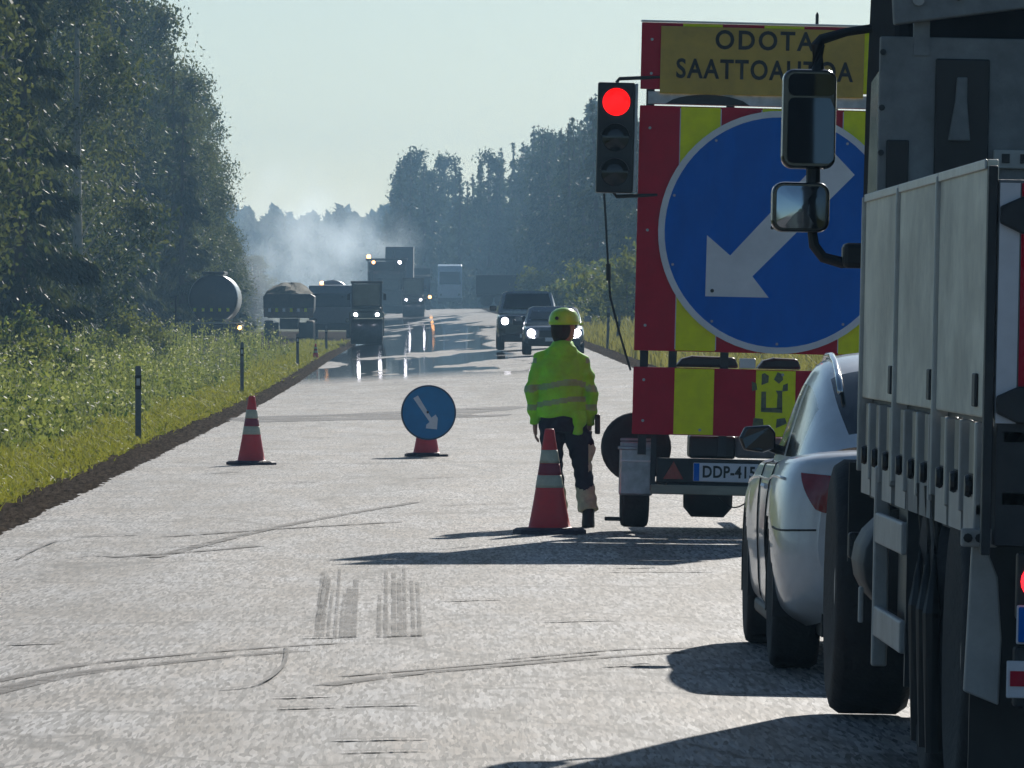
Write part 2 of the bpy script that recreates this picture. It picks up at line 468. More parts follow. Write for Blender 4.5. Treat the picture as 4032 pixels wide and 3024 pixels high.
# ------------------------------------------------------------------ tyre marks and seams on the road
def mark_material(name, col, dens, sx, sy):
    m = bpy.data.materials.new(name); m.use_nodes = True
    nt = m.node_tree; L = nt.links.new; p = nt.nodes['Principled BSDF']; out = nt.nodes['Material Output']
    p.inputs['Base Color'].default_value = (*col, 1); p.inputs['Roughness'].default_value = .7
    ge = nd(nt, 'ShaderNodeNewGeometry'); mp = nd(nt, 'ShaderNodeMapping'); mp.inputs['Scale'].default_value = (sx, sy, 1)
    L(ge.outputs['Position'], mp.inputs['Vector'])
    n = nd(nt, 'ShaderNodeTexNoise', Scale=1.0, Detail=6.0, Roughness=.7); L(mp.outputs[0], n.inputs['Vector'])
    r = nd(nt, 'ShaderNodeMapRange'); L(n.outputs[0], r.inputs[0])
    r.inputs[1].default_value = .34; r.inputs[2].default_value = .56; r.inputs[3].default_value = 0; r.inputs[4].default_value = dens
    t = nd(nt, 'ShaderNodeBsdfTransparent'); mx = nd(nt, 'ShaderNodeMixShader')
    L(r.outputs[0], mx.inputs[0]); L(t.outputs[0], mx.inputs[1]); L(p.outputs[0], mx.inputs[2]); L(mx.outputs[0], out.inputs[0])
    return m
M_MARK = mark_material('rubber_streak', (.035, .026, .026), .85, 9, 1.6)
M_SEAM = mark_material('tar_seam', (.018, .015, .016), 1.0, 16, .6)
def road_strip(name, pts, w, material, dz=.004, parent=None):
    """flat strip along ground points (x, d); w across"""
    v = []; f = []; n = len(pts)
    for i, (x, d) in enumerate(pts):
        a = Vector(pts[max(i - 1, 0)]); b = Vector(pts[min(i + 1, n - 1)])
        t = (b - a).normalized(); nn = Vector((-t.y, t.x))
        ww = w[i] if isinstance(w, (list, tuple)) else w
        for s in (-.5, .5):
            px, pd = x + nn.x * ww * s, d + nn.y * ww * s
            v.append((px, pd, rz(px, pd) + dz))
    for i in range(n - 1): f.append((2 * i, 2 * i + 1, 2 * i + 3, 2 * i + 2))
    return mesh_obj(name, v, f, material, parent or rd)
def gp(x, y):
    """point of the road plane (level stretch) seen at photo position x, y"""
    d = 17000 * CAM_H / (y - 700.0)
    return ((x - 915) * d / 17000, d)
def curve_pts(P, n=24):
    P = [Vector(p) for p in P]; out = []
    for i in range(len(P) - 1):
        p0, p1, p2, p3 = P[max(i - 1, 0)], P[i], P[i + 1], P[min(i + 2, len(P) - 1)]
        for k in range(n):
            t = k / n
            out.append(tuple(.5 * ((2 * p1) + (p2 - p0) * t + (2 * p0 - 5 * p1 + 4 * p2 - p3) * t * t + (3 * p1 - p0 - 3 * p2 + p3) * t ** 3)))
    out.append(tuple(P[-1])); return out
M_FAINT = mark_material('old_patch', (.07, .058, .048), .16, 3, .8)
for j, (P, w) in enumerate([
    ([gp(-40, 1502), gp(160, 1457), gp(420, 1426), gp(650, 1406)], .13),
    ([gp(-40, 1478), gp(200, 1434), gp(520, 1404), gp(740, 1390)], .08),
    ([gp(700, 1482), gp(860, 1460), gp(1120, 1436), gp(1470, 1408)], .12),
    ([gp(740, 1462), gp(1000, 1440), gp(1300, 1414)], .07),
    ([gp(1100, 1425), gp(1330, 1405), gp(1500, 1398)], .07),
    ([gp(330, 1205), gp(620, 1135), gp(900, 1085)], .10),
    ([gp(240, 1205), gp(420, 1192), gp(560, 1180)], .12),
    ([gp(360, 1160), gp(620, 1142), gp(860, 1128)], .12),
    ([gp(690, 1345), gp(706, 1290), gp(712, 1250)], .02)]):
    road_strip('tyre_mark', curve_pts(P), w, M_MARK, .004 + .0004 * j)
# ribbed roller prints: rows of narrow bars in two tracks
M_PRINT = mark_material('roller_print', (.05, .04, .034), .55, 5, 1.1)
for (xa, xb) in ((680, 770), (815, 915)):
    for k in range(7):
        x = xa + (xb - xa) * (k + .5 + random.uniform(-.2, .2)) / 7
        road_strip('roller_print', [gp(x, 1376), gp(x + (840 - x) * .04, 1310), gp(x + (840 - x) * .09, 1225 + random.uniform(0, 70))], random.uniform(.016, .034), M_PRINT, .0085)
for (xa, xb, y) in ((600, 730, 1533), (745, 905, 1528), (728, 905, 1602), (738, 915, 1628), (665, 775, 1380), (812, 915, 1377), (604, 700, 1510), (30, 135, 1394), (1310, 1400, 1442), (170, 330, 1203), (1330, 1420, 1228), (1325, 1540, 1236), (440, 520, 1024), (745, 880, 1004), (330, 560, 1182), (950, 1110, 1092), (560, 690, 1046), (900, 1010, 1034), (180, 300, 1160), (960, 1080, 1300), (1180, 1330, 1345)):
    (x0, d0), (x1, d1) = gp(xa, y), gp(xb, y - 4)
    n = 10
    road_strip('transverse_seam', [(x0 + (x1 - x0) * t / n, d0 + (d1 - d0) * t / n + random.gauss(0, .012)) for t in range(n + 1)], .085, M_SEAM, .0095)
for P in ([gp(620, 1400), gp(612, 1440), gp(560, 1480), gp(480, 1492)], [gp(36, 1210), gp(85, 1185), gp(130, 1168)], [gp(690, 1330), gp(700, 1280), gp(705, 1245)]):
    road_strip('crack', curve_pts(P, 10), .022, M_SEAM, .0105)
M_CROSSBAND = mark_material('dark_bluish_band', (.02, .021, .034), .85, 1.2, .5)  # dark bluish bands across the road, broken up by noise
(x0, d0), (x1, d1) = gp(555, 912), gp(1110, 884)
road_strip('cross_band', [(x0 + (x1 - x0) * t / 12, d0 + (d1 - d0) * t / 12 + random.gauss(0, .3)) for t in range(13)], [.3, 1.8, 3.6, 4.2, 3.6, 3.6, 2.6, 2.2, 2.0, 1.8, 1.6, 1.2, .3],
           M_CROSSBAND, .006)
road_strip('cross_band', [gp(960, 905), gp(1020, 901), gp(1090, 898)], [.3, 1.2, .3], M_CROSSBAND, .006)

# ------------------------------------------------------------------ foliage builders (numpy)
def add_rnd(me, n_faces, per=1, vals=None):
    a = me.attributes.new('rnd', 'FLOAT', 'FACE')
    v = rng.random(n_faces // per) if vals is None else vals
    a.data.foreach_set('value', np.repeat(v, per).astype(np.float32))

def np_mesh(name, V, F, material, vals=None, per=1):
    """V (n,3), F (m,4) quads"""
    me = bpy.data.meshes.new(name)
    V = np.ascontiguousarray(V, np.float32); F = np.ascontiguousarray(F, np.int32)
    k = F.shape[1]
    me.vertices.add(len(V)); me.vertices.foreach_set('co', V.ravel())
    me.loops.add(F.size); me.loops.foreach_set('vertex_index', F.ravel())
    me.polygons.add(len(F)); me.polygons.foreach_set('loop_start', np.arange(0, F.size, k, dtype=np.int32))
    me.polygons.foreach_set('loop_total', np.full(len(F), k, np.int32))
    me.materials.append(material)
    add_rnd(me, len(F), per, vals)
    me.update(calc_edges=True)
    return me

def cards(C, ln, wd, axis=None, spread=1.0):
    """diamond leaf cards at centres C; axis = main direction (n,3) with random spread"""
    n = len(C)
    a = rng.normal(size=(n, 3)) * spread
    if axis is not None: a = a + axis
    a /= np.linalg.norm(a, axis=1, keepdims=True) + 1e-9
    r = rng.normal(size=(n, 3)); b = np.cross(a, r); b /= np.linalg.norm(b, axis=1, keepdims=True) + 1e-9
    L_ = (ln * rng.uniform(.6, 1.4, n))[:, None]; W = (wd * rng.uniform(.6, 1.4, n))[:, None]
    V = np.stack([C - a * L_ / 2, C + b * W / 2 - a * L_ * .08, C + a * L_ / 2, C - b * W / 2 - a * L_ * .08], 1).reshape(-1, 3)
    return V, np.arange(4 * n).reshape(-1, 4)

M_BARK = mat('bark', (.09, .07, .055), .9, var=.35, scale=6, bump=.6, bscale=20, stretch=(1, 1, .2))
M_BIRCHBARK = mat('birch_bark', (.42, .40, .36), .8, var=.4, scale=7, bump=.3, stretch=(1, 1, .5))
M_SPRUCE = leaf_mat('spruce_needles', ((.008, .02, .012), (.024, .042, .02), (.075, .085, .04)), .28)
M_BIRCH = leaf_mat('broad_leaves', ((.010, .023, .013), (.032, .052, .027), (.11, .122, .065)), .42)
M_PINE = leaf_mat('pine_needles', ((.016, .032, .02), (.035, .058, .03), (.07, .09, .045)), .28)
M_SHRUB = leaf_mat('shrub_leaves', ((.03, .055, .018), (.07, .105, .03), (.15, .16, .05)), .5)
M_GRASS = leaf_mat('grass_blades', ((.05, .075, .014), (.12, .15, .024), (.27, .26, .07)), .5, scale=1.0)
M_WEED = leaf_mat('weed_leaves', ((.012, .032, .010), (.046, .080, .022), (.24, .26, .12)), .5, scale=.9)

def trunk_mesh(name, h, r, material, limbs=()):
    b = MB()
    b.tube([(0, 0, -.3), (0, 0, h * .1), (.03 * h * .1, 0, h * .45), (0, 0, h * .8), (0, 0, h * .97)], [r * 1.25, r, r * .75, r * .35, r * .06], 8)
    for p0, p1, p2, rr in limbs: b.tube([p0, p1, p2], [rr, rr * .6, rr * .2], 5)
    me = bpy.data.meshes.new(name); me.from_pydata(b.v, [], b.f); me.materials.append(material); me.update()
    return me

def spruce_protos(h, r, nbr, ncards, ln, wd, base=.03):
    """returns trunk mesh, crown mesh; conifer with drooping whorls"""
    limbs = []; C = []; A = []
    zs = np.sort(rng.uniform(base, .985, nbr))
    w = np.zeros(nbr); data = []
    for i, t in enumerate(zs):
        z = t * h
        R = r * (1 - t) ** .95 * rng.uniform(.6, 1.2) + .06
        th = rng.uniform(0, 2 * math.pi)
        dirv = np.array([math.cos(th), math.sin(th), 0])
        droop = R * (.35 if t < .7 else .05 + (1 - t)) * rng.uniform(.5, 1.2)
        p0 = np.array([0, 0, z]); p1 = dirv * R * .55 + [0, 0, z - droop * .35]; p2 = dirv * R + [0, 0, z - droop * .8]
        limbs.append((tuple(p0), tuple(p1), tuple(p2), .018 + .02 * (1 - t)))
        data.append((p0, p1, p2, R)); w[i] = R ** 1.5
    w /= w.sum()
    idx = rng.choice(nbr, ncards, p=w)
    T = rng.uniform(.08, 1, ncards) ** .7
    P0 = np.array([d[0] for d in data])[idx]; P1 = np.array([d[1] for d in data])[idx]; P2 = np.array([d[2] for d in data])[idx]; RR = np.array([d[3] for d in data])[idx]
    t = T[:, None]
    C = (1 - t) ** 2 * P0 + 2 * t * (1 - t) * P1 + t * t * P2
    side = np.cross(P2 - P0, [0, 0, 1.0]); side /= np.linalg.norm(side, axis=1, keepdims=True) + 1e-6
    C += side * (rng.normal(0, .22, ncards) * RR * (1.1 - T))[:, None]
    C[:, 2] -= np.abs(rng.normal(0, .13, ncards)) * (.5 + .3 * RR)
    C += rng.normal(0, .05, C.shape)
    out = (P2 - P0); out /= np.linalg.norm(out, axis=1, keepdims=True) + 1e-6
    V, F = cards(C, ln, wd, out * .9 + np.array([0, 0, -.9]), .55)
    return V, F, limbs

def broad_protos(h, r, ncl, ncards, ln, wd, low=.06):
    """leafy tree: limbs carry clumps through the crown's volume"""
    limbs = []; Cc = []
    for i in range(ncl):
        t = rng.uniform(low, 1) ** .9
        prof = math.sin(math.pi * min(1, (t * .86 + .10))) ** .65
        R = r * prof * rng.uniform(.25, 1.08) ** .6
        th = rng.uniform(0, 2 * math.pi)
        p2 = np.array([math.cos(th) * R, math.sin(th) * R, t * h])
        z0 = max(.05 * h, t * h - R * rng.uniform(.6, 1.2))
        Cc.append(p2)
        if i % 2 == 0: limbs.append(((0, 0, z0), tuple(p2 * [.5, .5, 0] + [0, 0, (z0 + p2[2]) / 2 + .2]), tuple(p2), .05 * (1.1 - t)))
    Cc = np.array(Cc)
    idx = rng.integers(0, ncl, ncards)
    sp = rng.uniform(.16, .50, ncl)[idx][:, None]
    C = Cc[idx] + rng.normal(0, 1, (ncards, 3)) * sp * [1, 1, .85]
    C[:, 2] -= np.abs(rng.normal(0, .25, ncards))
    V, F = cards(C, ln, wd, np.array([0, 0, -.7]), .8)
    return V, F, limbs

def tree_protos(kind, n, *a):
    out = []
    for i in range(n):
        if kind == 'spruce':
            V, F, limbs = spruce_protos(*a); h = a[0]; mt, bk = M_SPRUCE, M_BARK
        elif kind == 'pine':
            V, F, limbs = broad_protos(*a); h = a[0]; mt, bk = M_PINE, M_BARK
        else:
            V, F, limbs = broad_protos(*a); h = a[0]; mt, bk = M_BIRCH, M_BIRCHBARK
        crown = np_mesh('crown', V, F, mt)
        trunk = trunk_mesh('trunk', h, .012 * h + .02, bk, limbs)
        out.append((h, crown, trunk))
    return out

def place_tree(name, proto, x, d, h, label, group, zoff=0.0, wide=1.0):
    ph, crown, trunk = proto
    t = thing(name, label, 'tree', (x, d, gz(x, d) + zoff), (random.gauss(0, .015), random.gauss(0, .015), random.uniform(0, 6.28)), group)
    s = h / ph
    t.scale = (s * wide, s * wide, s)
    for nm, me in (('crown', crown), ('trunk', trunk)):
        c = link(bpy.data.objects.new(nm, me)); c.parent = t
    return t

near_spruce = tree_protos('spruce', 3, 14.0, 2.5, 78, 14000, .36, .085)
near_broad = tree_protos('birch', 4, 13.0, 2.3, 80, 15000, .17, .085)
far_spruce = tree_protos('spruce', 4, 18.0, 2.0, 120, 7000, .42, .14)
far_pine = tree_protos('pine', 3, 17.0, 2.6, 70, 5000, .42, .20, .30)

CX = [0, 330, 390, 410, 455, 470, 500, 530, 555, 575, 600]
CY = [-260, -120, 0, 60, 140, 245, 325, 420, 490, 545, 600]
SP_L = 'dark spruce with drooping boughs in the wood left of the road'
BR_L = 'leafy birch growing in the wood left of the road'
ORD = ['nearest', 'second', 'third', 'fourth', 'fifth', 'sixth', 'seventh', 'eighth', 'ninth', 'tenth', 'eleventh', 'twelfth', 'thirteenth', 'fourteenth']
cnt = 0; front = 0
for row, (lat, step) in enumerate(((-11.6, 19.0), (-15.0, 7.0), (-19, 9))):
    d = 134.0 + row * 12
    while d < 545:
        x = lat + rng.normal(0, .6) - (2.2 if 262 < d < 350 and row == 0 else 0)
        px = 915 + (x + 1.3) * 17000 / d
        if px > -90:
            py = np.interp(px, CX, CY) + rng.uniform(-10, 60)
            h = CAM_H + (700 - py) / 17000 * d - gz(x, d)
            h = float(np.clip(h, 4.5, 19)) * (rng.uniform(.88, 1.05) if row == 0 else .97)
            if px < 330: h = max(h, rng.uniform(12, 17))
            k = rng.random()
            wd_ = max(1, 9 / h)
            if row == 0 and d < 330 and front < len(ORD):
                lab = ('pale leafy birch' if k > .68 else 'tall drooping spruce') + ' at the front of the left wood, ' + ORD[front] + ('' if front == 0 else ' from the near end'); front += 1
                place_tree('birch_tree' if k > .68 else 'spruce_tree', (near_broad[cnt % 4] if k > .68 else near_spruce[cnt % 3]), x, d, h, lab, 'front trees of the left wood', 0, wd_)
            elif k < (.85 if row else .6): place_tree('spruce_tree', near_spruce[cnt % 3], x, d, h, SP_L, 'spruces in the left wood', 0, wd_)
            else: place_tree('birch_tree', near_broad[cnt % 4], x, d, h, BR_L, 'birches in the left wood', 0, wd_)
            cnt += 1
        d += (step if d < 330 else min(step, 7)) * rng.uniform(.75, 1.25) * (1 + max(0, d - 300) / 500)

RX = [826, 838, 850, 865, 880, 895, 910, 925, 940, 960, 985, 1010, 1040, 1080, 1130, 1160, 1200, 1250, 1285, 1330, 1380, 1420]
RY = [470, 410, 365, 335, 330, 305, 330, 350, 345, 318, 335, 350, 330, 300, 292, 262, 275, 228, 172, 180, 205, 260]
SP_R = 'hazy dark spruce in the distant forest right of the road'
PI_R = 'hazy round-topped pine in the distant forest right of the road'
for i in range(240):
    if i < 66:
        d = rng.uniform(880, 1100); px = rng.uniform(832, 1130) if i > 9 else rng.uniform(832, 900)
    else:
        d = 430 + 560 * rng.random() ** .8; lat = rng.uniform(11, 13) + rng.random() ** 2 * 16; px = 915 + lat * 17000 / d
    if px > 1420: continue
    x = (px - 915) * d / 17000
    py = np.interp(px, RX, RY) + (rng.uniform(-12, 22) if i % 4 == 0 else rng.uniform(5, 50) if i < 66 else rng.uniform(15, 110))
    h = float(np.clip(CAM_H + (700 - py) / 17000 * d - gz(x, d), 5, 26))
    if rng.random() < .8 or i % 4 == 0: place_tree('spruce_tree', far_spruce[i % 4], x, d, h, SP_R, 'spruces in the right forest', 0, 1.15)
    else: place_tree('pine_tree', far_pine[i % 3], x, d, h, PI_R, 'pines in the right forest', 0, 1.0)

# far wood closing the view: one mass
Vs, Fs, off = [], [], 0
for i in range(330):
    d = rng.uniform(1250, 1700); px = rng.uniform(480, 1000) if i < 170 else rng.uniform(-900, 480) if i < 240 else rng.uniform(1390, 2700)
    x = (px - 915) * d / 17000
    top = np.interp(px, [480, 560, 600, 640, 680, 720, 745, 780, 820, 860, 1000, 1390], [430, 452, 446, 470, 455, 448, 440, 470, 452, 430, 420, 470])
    h = CAM_H + (700 - top) / 17000 * d - gz(x, d) - rng.uniform(0, 5)
    n = 260; t = rng.random(n) ** .8
    r = 3.2 * (1 - t) ** .8 * np.sqrt(rng.random(n)) + .15; th = rng.uniform(0, 6.28, n)
    C = np.stack([x + r * np.cos(th), d + r * np.sin(th), gz(x, d) + t * h], 1)
    V, F = cards(C, 2.2, 1.1, np.array([0, 0, -.6]), .8)
    Vs.append(V); Fs.append(F + off); off += len(V)
fw = link(bpy.data.objects.new('far_wood', np_mesh('far_wood', np.vstack(Vs), np.vstack(Fs), M_SPRUCE)))
tag(fw, 'pale blue far-off wood closing the end of the road', 'wood', kind='stuff')

# ------------------------------------------------------------------ verge grass and weeds
def blades(X, D, Z, H, W, lean=.35, seg_bend=.35):
    """each blade: a two-quad bent strip"""
    n = len(X)
    th = rng.uniform(0, 2 * math.pi, n); dx, dy = np.cos(th), np.sin(th)
    ln = rng.normal(0, lean, n) * H
    la = rng.uniform(0, 2 * math.pi, n)
    lx, ly = np.cos(la) * ln, np.sin(la) * ln
    P = np.stack([X, D, Z], 1)
    mid = P + np.stack([lx * seg_bend, ly * seg_bend, H * .58], 1)
    top = P + np.stack([lx, ly, H * .95], 1)
    s = np.stack([dx * W / 2, dy * W / 2, np.zeros(n)], 1)
    V = np.stack([P - s, P + s, mid - s * .9, mid + s * .9, top - s * .12, top + s * .12], 1).reshape(-1, 3)
    b = np.arange(n)[:, None] * 6
    F = np.concatenate([b + [0, 1, 3, 2], b + [2, 3, 5, 4]], 1).reshape(-1, 4)
    return V, F
def sample_d(n, a, b, p=1.0):
    """more samples close by"""
    u = rng.random(n); return 1 / (1 / a + (1 / b - 1 / a) * u)
n = 110000
D = sample_d(n, 42, 380); X = -3.55 - rng.random(n) ** 1.15 * 2.2 + rng.normal(0, .06, n)
Z = ground_z(X, D)
clump = np.sin(X * 7 + np.sin(D * 1.3) * 2) * np.sin(D * 2.1 + X * 3)
H = np.clip(.085 + .05 * clump + rng.normal(0, .04, n) + .12 * np.clip(-4.5 - X, 0, 2), .03, .6)
W = .007 + .00011 * D
V1, F1 = blades(X, D, Z, H, W, .8)
nl = 60000; Dl = sample_d(nl, 58, 330); Xl = -3.5 - rng.random(nl) ** 1.1 * 2.3
Cl = np.stack([Xl, Dl, ground_z(Xl, Dl) + rng.uniform(.01, .10, nl)], 1)
Vl, Fl = cards(Cl, .075, .03, None, 1.0)
g = link(bpy.data.objects.new('verge_grass', np_mesh('verge_grass', V1, F1, M_GRASS, None, 2)))
tag(g, 'yellow-green mown grass strip along the left road edge', 'grass', kind='stuff')
M_CLOVER = leaf_mat('verge_leaves', ((.05, .075, .012), (.11, .135, .022), (.24, .23, .07)), .5, scale=1.2)
g = link(bpy.data.objects.new('verge_herbs', np_mesh('verge_herbs', Vl, Fl, M_CLOVER)))
tag(g, 'low broad-leaved herbs among the mown verge grass', 'grass', kind='stuff')
# right verge
n = 40000
D = sample_d(n, 60, 620); X = 5.6 + rng.random(n) ** 1.3 * 6; Z = ground_z(X, D)
H = np.clip(.25 + .3 * rng.random(n) + .1 * np.clip(X - 7, 0, 3), .1, 1.1); W = .02 + .00016 * D
V1, F1 = blades(X, D, Z, H, W, .4)
M_DRY = leaf_mat('dry_grass', ((.09, .095, .035), (.17, .165, .06), (.30, .27, .12)), .4, scale=.3)
g = link(bpy.data.objects.new('verge_grass', np_mesh('verge_grass', V1, F1, M_DRY, None, 2)))
tag(g, 'pale dry grass on the bank right of the road', 'grass', kind='stuff')
# tall weeds behind the mown strip: stems with leaves
ns = 7200
D = sample_d(ns, 62, 345); X = -4.9 - rng.random(ns) ** 1.1 * 6.6
keep = (rng.random(ns) < np.clip(.22 + np.sin(X * 1.7 + D * .21) * .6 + .45, 0, 1)) & ~((D > 312) & (X < -4.5))
D, X = D[keep], X[keep]; ns = len(D)
Z = ground_z(X, D); HS = np.clip(rng.normal(.88, .26, ns) + .30 * np.sin(D * .13 + X) * np.sin(D * .05 + 1), .25, 1.7) * np.clip((-4.3 - X) / 1.3, .4, 1)
V0, F0 = blades(X, D, Z, HS, .012 + .0001 * D, .15)
K = 30
idx = np.repeat(np.arange(ns), K); t = rng.uniform(.15, 1.02, ns * K)
C = np.stack([X[idx], D[idx], Z[idx] + HS[idx] * t], 1) + rng.normal(0, .085, (ns * K, 3)) * [1, 1, .5]
V2, F2 = cards(C, .095, .040, np.array([0, 0, .35]), .8)
Vw = np.vstack([V0, V2]); Fw = np.vstack([F0, F2 + len(V0)])
g = link(bpy.data.objects.new('roadside_weeds', np_mesh('roadside_weeds', Vw, Fw, M_WEED)))
tag(g, 'tall tangled green weeds between the mown verge and the left wood', 'weeds', kind='stuff')
# pale flower heads and seed tufts among the weeds
nf = 3200; k = rng.integers(0, ns, nf)
C = np.stack([X[k], D[k], Z[k] + HS[k] * rng.uniform(.9, 1.05, nf)], 1) + rng.normal(0, .03, (nf, 3))
V2, F2 = cards(C, .07, .055)
M_FLOWER = leaf_mat('seed_heads', ((.30, .27, .18), (.45, .42, .32), (.62, .6, .52)), .4)
g = link(bpy.data.objects.new('seed_heads', np_mesh('seed_heads', V2, F2, M_FLOWER)))
tag(g, 'whitish seed heads scattered over the tall weeds', 'weeds', kind='stuff')

# shrubs: left edge of the wood, right bank
def shrub_proto(h, r, n, ln, wd):
    ncl = 40; th = rng.uniform(0, 6.28, ncl); rr = r * np.sqrt(rng.random(ncl)); zz = rng.uniform(.12, 1, ncl) * h * (1 - .45 * (rr / r) ** 2)
    Cc = np.stack([rr * np.cos(th), rr * np.sin(th), zz], 1)
    i = rng.integers(0, ncl, n); C = Cc[i] + rng.normal(0, .16 * r, (n, 3))
    C[:, 2] = np.abs(C[:, 2])
    V, F = cards(C, ln, wd, np.array([0, 0, -.2]), 1)
    st = MB()
    for j in range(0, ncl, 4): st.tube([(0, 0, -.1), tuple(Cc[j] * .5), tuple(Cc[j])], [.03, .018, .006], 5)
    me = bpy.data.meshes.new('stems'); me.from_pydata(st.v, [], st.f); me.materials.append(M_BARK)
    return (h, np_mesh('foliage', V, F, M_SHRUB), me)
shr = [shrub_proto(2.0, 1.2, 3200, .16, .085) for _ in range(3)]
shr_far = [shrub_proto(2.0, 1.3, 3000, .20, .10) for _ in range(2)]
def place_shrub(proto, x, d, h, label, group, wide=1.0):
    t = thing('shrub', label, 'shrub', (x, d, gz(x, d)), (0, 0, random.uniform(0, 6.28)), group)
    s = h / proto[0]; t.scale = (s * wide, s * wide, s)
    for nm, me in (('foliage', proto[1]), ('stems', proto[2])):
        c = link(bpy.data.objects.new(nm, me)); c.parent = t
d = 120.0; k = 0
while d < 255:
    place_shrub(shr[k % 3], -9.2 + rng.normal(0, .7), d, rng.uniform(1.0, 1.9), 'leafy shrub at the foot of the left wood', 'shrubs at the foot of the left wood')
    d += rng.uniform(16, 30); k += 1
for i in range(38):
    d = 200 + 430 * rng.random(); x = 8.2 + rng.random() * 5
    if 915 + x * 17000 / d > 1400: continue
    place_shrub(shr_far[i % 2] if d > 340 else shr[i % 3], x, d, rng.uniform(1.2, 3.4), 'pale green bush on the bank below the right forest', 'bushes on the right bank')

# ------------------------------------------------------------------ text as mesh
def text_mesh(name, body, size, material, parent, loc, rot=(math.pi / 2, 0, 0), extrude=.002, bold=0.0, sx=1.0, space=1.0):
    cu = bpy.data.curves.new(name, 'FONT'); cu.body = body; cu.size = size; cu.align_x = 'CENTER'; cu.align_y = 'CENTER'
    cu.extrude = extrude; cu.offset = bold; cu.space_character = space; cu.resolution_u = 4
    t = bpy.data.objects.new('tmp', cu); COL.objects.link(t)
    bpy.context.view_layer.update()
    me = bpy.data.meshes.new_from_object(t.evaluated_get(bpy.context.evaluated_depsgraph_get()))
    bpy.data.objects.remove(t); bpy.data.curves.remove(cu)
    me.name = name; me.materials.clear(); me.materials.append(material)
    o = link(bpy.data.objects.new(name, me)); o.parent = parent; o.location = loc; o.rotation_euler = rot; o.scale = (sx, 1, 1)
    return o

def disc_ring(mb, r0, r1, cx, cz, y0, y1, seg=72):
    rings = []
    for (r, y) in ((r0, y0), (r1, y0), (r1, y1), (r0, y1)):
        rings.append([(cx + r * math.cos(2 * math.pi * k / seg), y, cz + r * math.sin(2 * math.pi * k / seg)) for k in range(seg)])
    rings.append(rings[0]); return mb.loft(rings, cap=False)

def disc(mb, r, cx, cz, y0, y1, seg=72):
    return mb.prism_y([(cx + r * math.cos(2 * math.pi * k / seg), cz + r * math.sin(2 * math.pi * k / seg)) for k in range(seg)], y0, y1)

# ------------------------------------------------------------------ sign trailer
TD, TX = 57.8, 2.56                      # rear face distance, centre line
ROLL = math.radians(1.4)
tr = thing('sign_trailer', 'striped warning trailer with a big blue arrow disc and red signal light', 'trailer',
           (TX, TD, rz(TX, TD) + .02), (0, ROLL, 0))
PPM = 17000 / TD
def TL(x, y):
    """photo position on the trailer's rear plane -> local x, z"""
    u = (x - 915) / PPM - TX; z = CAM_H - (y - 700) / PPM - (rz(TX, TD) + .02)
    return u * math.cos(ROLL) - z * math.sin(ROLL), u * math.sin(ROLL) + z * math.cos(ROLL)
HW = 1.047; SW = 2 * HW / 7
# panel backing in three sections with open slots between them
zs = [(.70, 1.195), (1.315, 3.115), (3.235, 3.725)]
for (z0, z1) in zs:
    box('red_panel', M_RED, tr, -HW, HW, 0, .03, z0, z1, bevel=.006)
for si, (z0, z1) in enumerate(zs):
    for k in (1, 3, 5):
        x0 = -HW + SW * k
        if si == 2: continue
        MB().box(x0 + .004, x0 + SW - .004, -.004, -.0005, z0 + .006, z1 - .006).build('yellow_stripe', M_YEL, tr, bevel=.0015)
for k in (1, 3, 5):
    x0 = -HW + SW * k
    box('yellow_stripe', M_YEL, tr, x0 + .004, x0 + SW - .004, -.004, -.0005, 3.24, 3.72)
# thin pale edges between stripes
for k in range(1, 7):
    x0 = -HW + SW * k
    box('stripe_joint', M_SIGNWHITE, tr, x0 - .003, x0 + .003, -.006, -.0045, 1.33, 3.10)
# support frame behind
fr = MB()
for x in (-.97, -.38, .38, .97): fr.box(x - .03, x + .03, .035, .095, .55, 3.70)
for z in (.78, 2.2, 3.5): fr.box(-1.0, 1.0, .097, .14, z - .03, z + .03)
fr.build('support_frame', M_DARKSTEEL, tr)
box('top_rail', M_WHITE, tr, -HW - .005, HW + .005, -.01, .06, 3.728, 3.742, bevel=.004)
box('light_beam', M_GALV, tr, -.99, .93, .018, .034, 3.125, 3.222, bevel=.006)
hum = [(-.86 + .62 * t, 3.13 + .075 * math.sin(math.pi * t) ** .6) for t in np.linspace(0, 1, 13)]
MB().prism_y(hum[::1] + [], -.0, .016).build('lamp_cover', M_BLACK, tr)
box('beam_end', M_BLACK, tr, .90, .98, -.012, .036, 3.10, 3.24, bevel=.01)
MB().lathe([(.012, 0), (.012, .07), (.004, .09)], 'z', (.24, .03, 3.74), 8).build('aerial_stub', M_BLACK, tr)
# lower slot contents: folded black cushions
for (a, b) in ((-.74, -.27), (-.14, .19)):
    MB().prism_y([(a, 1.20), (b, 1.20), (b - .03, 1.28), (a + .13, 1.285), (a + .05, 1.262)], .05, .40).build('stowed_bag', M_BLACK, tr, bevel=.02)
box('slot_bracket', M_WHITE, tr, -.27, -.15, .0, .05, 1.20, 1.275, bevel=.01)
box('slot_post', M_DARKSTEEL, tr, -.985, -.95, .036, .3, 1.17, 1.35)
box('slot_post', M_DARKSTEEL, tr, -.79, -.73, .036, .09, 1.17, 1.35)
# ODOTA SAATTOAUTOA plate
x0, z0 = TL(1425, 197); x1, z1 = TL(1868, 62)
plate = MB().box(x0, x1, -.022, -.008, 3.205, 3.70).build('message_plate', M_AMBERSIGN, tr, bevel=.004)
cx = (x0 + x1) / 2
text_mesh('lettering', 'ODOTA', .192, M_TEXT, plate, (TL(1648, 88)[0] + .01, -.0245, 3.602), bold=.0045, sx=.92, space=1.22)
text_mesh('lettering', 'SAATTOAUTOA', .198, M_TEXT, plate, (TL(1648, 146)[0] + .01, -.0245, 3.385), bold=.0045, sx=.82, space=1.14)
